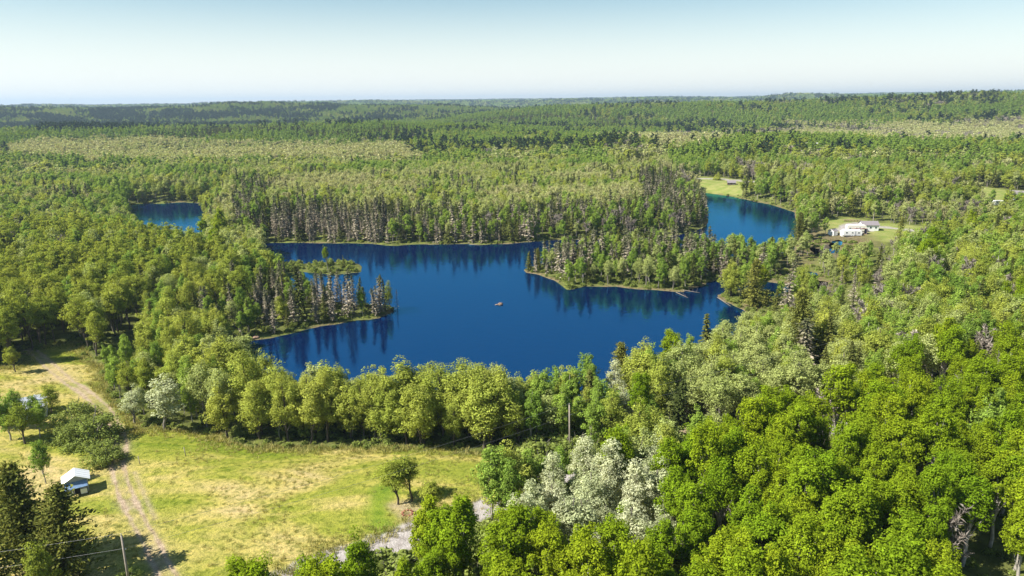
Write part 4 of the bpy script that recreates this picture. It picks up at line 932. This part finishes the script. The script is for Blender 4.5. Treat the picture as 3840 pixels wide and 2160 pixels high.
def window(par, c, w, h, face, sill=True):
    """face: 'x+','x-','y+','y-' : outward side"""
    ax = face[0]; sg = 1 if face[1] == '+' else -1
    def pos(o_, dx): return (c[0] + sg * o_, c[1] + dx, c[2]) if ax == 'x' else (c[0] + dx, c[1] + sg * o_, c[2])
    def dim(t, ww, hh): return (t, ww, hh) if ax == 'x' else (ww, t, hh)
    f = box('window', par, pos(.02, 0), dim(.08, w, h), MW)
    g_ = box('pane', f, (pos(.055, 0)[0], pos(.055, 0)[1], c[2] + .06), dim(.03, w - .14, h - .12), MGL)
    return f
def cyl(name, par, p0, p1, r0, r1, mat, n=8, label=None):
    g = Geo(); P0, P1 = np.array(p0, float), np.array(p1, float)
    tube(g, [P0, P0 + (P1 - P0) * .5, P1], [r0, (r0 + r1) / 2, r1], n)
    me = g.mesh(name, [mat])
    import bmesh
    bm = bmesh.new(); bm.from_mesh(me); bmesh.ops.holes_fill(bm, edges=[e for e in bm.edges if e.is_boundary]); bm.to_mesh(me); bm.free()
    o = bpy.data.objects.new(name, me); COL.objects.link(o)
    if par is not None: o.parent = par
    if label: o['label'] = label
    return o

# white roofed two-level shed on the clearing
x, y, z = at(292, 1838)
sh = empty('garden_shed', (x, y, z), R(33), 'small shed with bright white gable roof over a lower blue metal porch roof', 'shed')
gable_walls('wall', sh, 3.6, 2.6, 2.75, 3.75, MGREY)  # grey carries the shade of the gable recess under the overhang
for s_ in (-1, 1):
    rf = roof_half('roof', sh, s_, 3.6, 2.6, 2.75, 3.75, .5, .07, MROOFW); seams(rf, s_, 3.6, 2.6, 2.75, 3.75, .5, 4, MROOFW)
pr = part('porch_roof', sh, [(-1.95, -2.75, 1.72), (1.75, -2.75, 1.72), (1.75, -1.31, 2.45), (-1.95, -1.31, 2.45), (-1.95, -2.75, 1.79), (1.75, -2.75, 1.79), (1.75, -1.31, 2.52), (-1.95, -1.31, 2.52)], [(0, 3, 2, 1), (4, 5, 6, 7), (0, 1, 5, 4), (1, 2, 6, 5), (2, 3, 7, 6), (3, 0, 4, 7)], MBLUE)
for k in range(8): box('rib', pr, (-1.75 + k * .47, -2.03, 2.10), (.05, 1.55, .05), MBLUE, rot=None) if False else None
for xx in (-1.8, -.55, .45, 1.6): box('post', sh, (xx, -2.62, -.3), (.1, .1, 2.02), MDK)
box('porch_panel', sh, (-1.17, -2.62, .35), (1.1, .05, .95), MW); box('porch_panel', sh, (1.03, -2.62, .35), (1.05, .05, .95), MW)
box('door', sh, (0, -1.33, 0), (.85, .05, 1.9), MDK)  # flat black panel for the open doorway, its darkness put into the colour

sh.scale = (.82, .82, .82)
# metal roofed cabin behind trees, left edge
x, y, z = at(118, 1556)
cb = empty('metal_roofed_cabin', (x, y, z), R(-58), 'cabin with shiny metal roof and pale walls hidden behind trees at the left edge', 'cabin')
gable_walls('wall', cb, 4.4, 5.2, 2.4, 3.7, MW)
for s_ in (-1, 1):
    rf = roof_half('roof', cb, s_, 4.4, 5.2, 2.4, 3.7, .4, .07, MMET); seams(rf, s_, 4.4, 5.2, 2.4, 3.7, .4, 9, MMET)
    cyl('chimney', rf, (1.0 * s_, 1.2, 2.9), (1.0 * s_, 1.2, 4.3), .12, .12, MSTEEL) if s_ > 0 else None
for yy in (-1.6, 0.1, 1.7): window(cb, (2.2, yy, 1.0), .9, 1.0, 'x+')
box('door', cb, (0, -2.62, 0), (.9, .06, 2.0), MCAMP)

# utility poles with their lines
def top_at(px, py, h):
    d = ray(px, py); z_ = 2.6
    for _ in range(8):
        t = (z_ + h - CAM_H) / d[2]; P = d * t; z_ = float(terrain_z(np.array([P[0]]), np.array([P[1]]))[0])
    return P[0], P[1], z_
def utility_pole(x, y, z, h, lean, label, arm=True):
    e = empty('utility_pole', (x, y, z), 0, label, 'utility pole', 'wooden utility poles of one power line')
    e.rotation_euler = (lean[0], lean[1], 0)
    cyl('shaft', e, (0, 0, -.5), (0, 0, h), .17, .11, MPOLE, 10)
    ins = cyl('insulator', e, (0, 0, h), (0, 0, h + .28), .05, .04, MCER, 6)
    cyl('bracket', e, (0, 0, h * .80), (.28, 0, h * .80), .03, .03, MSTEEL, 5)
    cyl('insulator', e, (.28, 0, h * .80 - .08), (.28, 0, h * .80 + .1), .05, .05, MCER, 6)
    return Vector((x, y, z + h + .25)), Vector((x + .28, y, z + h * .8 + .1))
PL = top_at(450, 2009, 9.0); PC = at(2137, 1703); PR = top_at(3302, 1233, 11.0)
pts = []
pts.append(utility_pole(*PL, 9.0, (0, R(1.0)), 'leaning wooden utility pole standing in the clearing beside the lilac bush'))
pts.append(utility_pole(PC[0], PC[1], PC[2], 9.2, (0, R(-1.4)), 'tall thin wooden utility pole behind the whitish poplar grove'))
pts.append(utility_pole(*PR, 11.0, (0, R(-2.5)), 'grey wooden utility pole rising above the aspen wood near the white blossoms'))
off_a = (Vector((PL[0] - 60, PL[1] - 13, 12.5)), Vector((PL[0] - 60, PL[1] - 13, 10.4)))
off_b = (Vector((PR[0] + 75, PR[1] + 12, PR[2] + 14)), Vector((PR[0] + 75, PR[1] + 12, PR[2] + 12)))
chain = [off_a] + pts + [off_b]
for a_, b_, txt in zip(chain[:-1], chain[1:], ('leaving the clearing pole toward the lower left', 'spanning from the clearing pole to the pole behind the grove', 'running across the dark gap to the right pole', 'leaving the right pole toward the picture edge')):
    for k_, wd_ in ((0, 'upper'), (1, 'lower')):
        g = Geo(); P0, P1 = np.array(a_[k_]), np.array(b_[k_]); ts = np.linspace(0, 1, 14)[:, None]
        tube(g, P0 + (P1 - P0) * ts - np.array([0, 0, 1.0]) * (4 * ts * (1 - ts)) * np.linalg.norm(P1 - P0) * .012, np.full(14, .016), 4)
        o = bpy.data.objects.new('power_line', g.mesh('power_line', [MCAB])); COL.objects.link(o); tag(o, wd_ + ' cable ' + txt, 'cable', 'cables of the power line')
# fence posts in the field
for (px, py, h, lab) in ((697, 1711, 1.7, 'wooden fence post standing in a scruffy patch of the mown field'), (525, 1741, 1.5, 'thin wooden stake in the green strip right of the track')):
    x, y, z = at(px, py); e = empty('fence_post', (x, y, z), 0, lab, 'post'); e.rotation_euler = (0, R(-4), 0)
    cyl('shaft', e, (0, 0, -.3), (0, 0, h), .07, .06, MPOLE, 6)
x, y, z = at(1528, 1925)
e = empty('fire_ring', (x, y, z), 0, 'small ring of reddish stones on bare ground beside the field trees', 'fire pit')
for k in range(11):
    a = k * 6.283 / 11; box('stone', e, (.75 * math.cos(a), .75 * math.sin(a), -.03), (.3, .22, .2), MRUST, .03, rot=(a + random.uniform(-.2, .2), 'Z'))
# boulder in the lake, snag at the peninsula tip
def rock(name, par, c, r, seed, mat):
    rg = np.random.default_rng(seed); import bmesh
    bm = bmesh.new(); bmesh.ops.create_icosphere(bm, subdivisions=3, radius=1.0)
    off = rg.uniform(0, 50)
    for v in bm.verts:
        f = 1 + .35 * (float(fbm(np.array([v.co.x * 1.3 + off]), np.array([v.co.y * 1.3 + v.co.z * 2.1]), seed, 3)[0]) - .5) * 2
        v.co = Vector((v.co.x * f * r[0] + c[0], v.co.y * f * r[1] + c[1], v.co.z * f * r[2] + c[2]))
    me = bpy.data.meshes.new(name); bm.to_mesh(me); bm.free(); me.materials.append(mat)
    o = bpy.data.objects.new(name, me); COL.objects.link(o)
    if par is not None: o.parent = par
    return o
p = gnd(1876, 1142)
e = empty('boulder', (p[0], p[1], 0), .4, 'reddish brown rock with a smaller pale one breaking the lake surface mid water', 'rock')
e.scale = (.75, .75, .75); rock('main_rock', e, (0, 0, .1), (1.15, .85, .7), 4, MROCK); rock('side_rock', e, (-1.5, .3, -.05), (.7, .5, .33), 9, MROCK)
p = gnd(1490, 1160)
e = empty('dead_snag', (p[0], p[1], -.3), 0, 'dead spindly snag standing in the water off the west peninsula end', 'dead tree')
T_, K_2 = spruce(66, 6.5, .9, .45, 6, 1, .22, dead=True); 
for nm, me in (('trunk', T_.mesh('trunk', [MLOG])), ('branches', K_2.mesh('branches', [MAT['bare']]))):
    o = bpy.data.objects.new(nm, me); COL.objects.link(o); o.parent = e
logs = [((1440, 1168), (1484, 1164), 'dark log lying from the west peninsula end to the snag'), ((2535, 1099), (2580, 1118), 'bleached fallen log pointing into the lake under the east peninsula'), ((2560, 1090), (2625, 1100), 'grey fallen trunk along the east peninsula shore'),
        ((868, 1255), (935, 1282), 'pale driftwood log on the inlet bank of the west peninsula'), ((1760, 918), (1810, 922), 'pale driftwood log on the far shore'), ((3020, 1075), (3090, 1068), 'bleached log between the two marsh pools'),
        ((2690, 1118), (2740, 1150), 'grey log on the bank at the east end of the lake')]
for a_, b_, lab in logs:
    P0, P1 = gnd(*a_), gnd(*b_)
    e = empty('fallen_log', (P0[0], P0[1], .15), 0, lab, 'log', 'fallen logs along the shores'); v = P1 - P0
    cyl('stem', e, (0, 0, .1), (v[0], v[1], 0.0), .15, .06, MSNAG if 'dark' not in lab else MLOG, 7)
    for q in range(3):
        f = .4 + .2 * q; cyl('branch', e, (v[0] * f, v[1] * f, .1), (v[0] * f + random.uniform(-.8, .8), v[1] * f + .5, random.uniform(.6, 1.3)), .05, .02, MSNAG, 4)
# boulders on the left inlet bank
for i, (px, py, r_) in enumerate(((958, 1270, 1.1), (905, 1282, .8), (925, 1279, .6))):
    p = gnd(px, py); o = rock('shore_rock', None, (0, 0, 0), (r_, r_ * .8, r_ * .5), 20 + i, MROCK); o.location = (p[0], p[1], .25)
    tag(o, ('largest', 'middle', 'smallest')[i] + ' tan boulder at the water edge of the west inlet', 'rock', 'boulders on the inlet bank')

# ---- cottage lot by the eastern pond
RD = R(-6)
def trailer(px, py, L, W, H, rz, label, cream=False, slide=False):
    x, y, z = at(px, py); e = empty('travel_trailer', (x, y, z), rz, label, 'trailer')
    mt = MCREAM if cream else MW
    a, b = L / 2, W / 2; pro = [(-a, .55), (-a + .15, .45), (a - .1, .45), (a, .9), (a + .12, 1.7), (a - .2, H - .15), (a - .6, H), (-a + .5, H), (-a + .1, H - .2), (-a, H - .7)]
    n = len(pro); vs = [(px_, -b, pz_) for px_, pz_ in pro] + [(px_, b, pz_) for px_, pz_ in pro]
    part('body', e, vs, [tuple(range(n)), tuple(range(2 * n - 1, n - 1, -1))] + [(i, i + n, (i + 1) % n + n, (i + 1) % n) for i in range(n)], mt, .05)
    box('stripe', e, (0, -b - .012, 1.0), (L - .5, .02, .12), MGREY)
    for sx, w_, h_ in ((-a + 1.3, 1.0, .6), (-.2, .8, .6), (a - 1.5, 1.1, .6)): window(e, (sx, -b, 1.45), w_, h_, 'y-')
    window(e, (a + .05, 0, 1.3), 1.5, .7, 'x+')
    box('door', e, (a - 2.9, -b - .02, .6), (.65, .05, 1.75), MGREY)
    for sx in (-.45, .45):
        for sy in (-1, 1):
            w1 = cyl('wheel', e, (sx, sy * (b - .22), .33), (sx, sy * (b - .02), .33), .33, .33, MTYRE, 12); cyl('rim', w1, (sx, sy * (b - .05), .33), (sx, sy * b, .33), .16, .16, MSTEEL, 8)
    cyl('hitch', e, (a, 0, .5), (a + 1.2, 0, .45), .06, .05, MSTEEL, 5); box('roof_vent', e, (.6, 0, H), (.5, .5, .18), MGREY)
    return e
MCREAM = plain('cream_siding', (0.78, 0.74, 0.62), .5, noise=.06)
trailer(3193, 885, 8.0, 2.5, 2.9, RD, 'long white travel trailer parked lowest on the cottage gravel pad')
trailer(3208, 868, 8.6, 2.5, 3.1, RD, 'cream travel trailer standing behind the porch with the maroon roof', True)
x, y, z = at(3222, 878)
pc_ = empty('porch_roof', (x, y, z), RD, 'maroon roofed open porch built against the cream trailer', 'porch')
box('roof', pc_, (0, 0, 2.5), (5.8, 3.2, .14), MRED, rot=(R(-7), 'X'))
for sx in (-2.7, 0, 2.7):
    for sy in (-1.4, 1.4): box('post', pc_, (sx, sy, 0), (.13, .13, 2.5), MWOOD)
box('deck', pc_, (0, 0, .15), (5.8, 3.0, .12), MWOOD); box('side_shade_sheet', pc_, (2.78, .1, .3), (.05, 2.6, 2.1), MBL2)  # navy sheet stands in for the shade inside the porch's open right side
x, y, z = at(3255, 862)
ga = empty('garage', (x, y, z), R(-96), 'white garage with grey shingle roof at the head of the driveway', 'garage')
gable_walls('wall', ga, 5.2, 7.2, 2.7, 4.1, MW)
for s_ in (-1, 1): roof_half('roof', ga, s_, 5.2, 7.2, 2.7, 4.1, .35, .1, MG)
box('gable_cladding', ga, (0, 3.62, .1), (4.9, .05, 2.5), MGREY); gd = box('garage_door', ga, (-.6, 3.66, 0), (2.6, .05, 2.1), MW)
for k in range(4): box('panel', gd, (-.6, 3.695, .06 + k * .51), (2.5, .02, .46), MW)
box('door', ga, (1.6, 3.66, 0), (.85, .05, 2.0), MDK)
for yy in (-2.4, 0.0, 2.3): window(ga, (2.6, yy, 1.1), .9, .9, 'x+')
for (px, py, w, l, h, hr, rz, rm, lab) in ((3164, 884, 2.7, 2.7, 2.1, 2.8, -8, MGREY, 'white square shed with grey roof in front of the white trailer'), (3122, 881, 3.0, 2.8, 2.0, 2.9, -62, MG, 'small white gabled shed half hidden by the slender tree')):
    x, y, z = at(px, py); e = empty('white_shed', (x, y, z), R(rz), lab, 'shed', 'white sheds on the cottage lot')
    gable_walls('wall', e, w, l, h, hr, MW)
    for s_ in (-1, 1): roof_half('roof', e, s_, w, l, h, hr, .18, .06, rm)
    box('door', e, (0, -l / 2 - .02, 0), (1.1, .05, 1.8), MW); window(e, (0, -l / 2, 1.95), .5, .4, 'y-')
x, y, z = at(3198, 833)
dk = empty('timber_rack', (x, y, z), R(-12), 'long weathered timber rack lying on the lawn behind the garage', 'timber rack')
for k in range(6): box('upright', dk, (-3.4 + k * 1.35, 0, 0), (.14, .14, .9 + .25 * k / 5), MWOOD)
for k in range(3): box('rail', dk, (0, .08, .25 + k * .34), (8.4, .1, .16), MWOOD)
box('beam', dk, (-.6, -.3, 1.15), (9.6, .2, .2), MWOOD, rot=None)
# caravan and house at the right edge, arch roof beyond
trailer(3742, 770, 5.4, 2.3, 2.6, R(-4), 'small white caravan parked in the trees near the right picture edge')
x, y, z = at(3828, 748)
e = empty('bungalow', (x, y, z), R(62), 'low grey roofed bungalow cut by the right picture edge', 'house')
gable_walls('wall', e, 8.0, 11.0, 2.7, 4.7, MGREY)
for s_ in (-1, 1): roof_half('roof', e, s_, 8.0, 11.0, 2.7, 4.7, .5, .12, MG if s_ < 0 else MMET)
for yy in (-3.5, -.5, 3): window(e, (-4.0, yy, 1.0), 1.2, 1.1, 'x-')
for xx in (-2, 2): window(e, (xx, -5.5, 1.0), 1.2, 1.1, 'y-')
box('door', e, (0, -5.53, 0), (.95, .05, 2.05), MDK)
x, y, z = at(3375, 675)
for (px, py, w, l, h, hr, rz, wm, rm, lab) in ((3305, 672, 5, 7, 2.5, 3.9, 70, MW, MMET, 'white cottage half buried in the woods right of the arch'), (3425, 676, 6, 10, 2.6, 4.0, 80, MGREY, MMET, 'long pale roofed cottage under the dark pines'),
        (3612, 523, 8, 10, 3, 5, 65, MW, MGREY, 'distant white house in the woods under the east hill'), (3520, 600, 5, 6, 2.6, 4, 20, MW, MROOFW, 'distant white roof beside a pale lane'),
        (2560, 688, 3.4, 4.6, 2.1, 3.2, 85, MCAMP, MG, 'first dark cabin on the campground lawn, nearest the far road'), (2640, 690, 3.6, 5.0, 2.2, 3.4, 85, MCAMP, MG, 'second dark cabin on the campground lawn, left of the lone tree'),
        (2742, 696, 3.4, 5.2, 2.2, 3.3, 80, MCAMP, MG, 'third dark cabin on the campground lawn, right of the lone tree'), (2796, 703, 3.2, 4.2, 2.1, 3.1, 75, MCAMP, MG, 'last dark cabin at the wooded end of the campground lawn')):
    x, y, z = at(px, py); far_ = math.hypot(x, y) > 560
    e = empty('cabin' if wm is MCAMP else 'cottage', (x, y, z + (3.0 if far_ else 0)), R(rz), lab, 'cabin' if wm is MCAMP else 'cottage', 'dark cabins on the campground lawn' if wm is MCAMP else 'cottages in the distant woods')
    gable_walls('wall', e, w, l, h + (3 if False else 0), hr, wm)
    if far_: box('basement', e, (0, 0, -3.3), (w, l, 3.0), wm)
    for s_ in (-1, 1): roof_half('roof', e, s_, w, l, h, hr, .35, .1, rm)
    for yy in (-l / 4, l / 4): window(e, (-w / 2, yy, 1.0), .9, .9, 'x-')
    box('door', e, (0, -l / 2 - .02, 0), (.9, .05, 1.95), MDK)
# arched white steel structure far beyond the pond
x, y, z = at(3040, 572)
ar = empty('arched_bridge', (x, y, z), R(-8), 'arched white steel bridge truss showing above the far trees', 'bridge', None)
Rr2 = 60.0; L2 = 46.0; hh = 9.0
def arc(t, dz=0, yy=0): a = (t - .35) * L2 / Rr2; return (Rr2 * math.sin(a), yy, hh + Rr2 * (math.cos(a) - 1) * .9 + dz)
for yy in (-1.6, 1.6):
    g = Geo(); tube(g, [arc(t, 0, yy) for t in np.linspace(0, 1, 13)], np.full(13, .38), 6)
    o = bpy.data.objects.new('top_chord', g.mesh('top_chord', [MW])); COL.objects.link(o); o.parent = ar
    g = Geo(); tube(g, [arc(t, -2.6, yy) for t in np.linspace(0, 1, 13)], np.full(13, .26), 6)
    o = bpy.data.objects.new('lower_chord', g.mesh('lower_chord', [MSTEEL])); COL.objects.link(o); o.parent = ar
    for k in range(12):
        a_, b_ = arc(k / 12, 0, yy), arc((k + 1) / 12, -2.6, yy); cyl('brace', ar, a_, b_, .14, .14, MW, 4); cyl('strut', ar, a_, arc(k / 12, -2.6, yy), .14, .14, MW, 4)
for t in (.05, .5, .95):
    a_ = arc(t, -2.6); cyl('pier', ar, (a_[0], 0, -2), (a_[0], 0, a_[2]), .5, .5, MGREY, 8)
# far radio mast
d_ = ray(268, 388); d_ = d_ / np.hypot(d_[0], d_[1]); mx_, my_ = d_[0] * 6200, d_[1] * 6200; mz_ = float(terrain_z(np.array([mx_]), np.array([my_]))[0])
e = empty('radio_mast', (mx_, my_, mz_), 0, 'thin lattice radio mast standing on the far left horizon', 'radio mast')
for k in range(3):
    a = k * 2.094; cyl('mast_leg', e, (1.4 * math.cos(a), 1.4 * math.sin(a), 0), (1.0 * math.cos(a), 1.0 * math.sin(a), 150), .35, .3, MSTEEL, 4)
for k in range(15):
    zz = 5 + k * 10
    for q in range(3):
        a, b = q * 2.094, (q + 1) * 2.094; cyl('lattice_brace', e, (1.3 * math.cos(a), 1.3 * math.sin(a), zz), (1.3 * math.cos(b), 1.3 * math.sin(b), zz + 9), .15, .15, MSTEEL, 3)
# picnic tables
for px, py, lab in ((2625, 697, 'picnic table nearest the second cabin'), (2760, 708, 'picnic table nearest the third cabin'), (2665, 708, 'picnic table beside the lone tree on the campground lawn')):
    x, y, z = at(px, py); e = empty('picnic_table', (x, y, z), random.uniform(0, 3), lab, 'picnic table', 'picnic tables on the campground lawn')
    box('tabletop', e, (0, 0, .72), (2.2, .9, .06), MWOOD)
    for sy in (-.75, .75): box('bench', e, (0, sy, .43), (2.2, .28, .05), MWOOD)
    for sx in (-.8, .8): box('leg', e, (sx, 0, 0), (.08, 1.5, .42), MWOOD); box('leg', e, (sx, 0, .43), (.08, .6, .29), MWOOD)
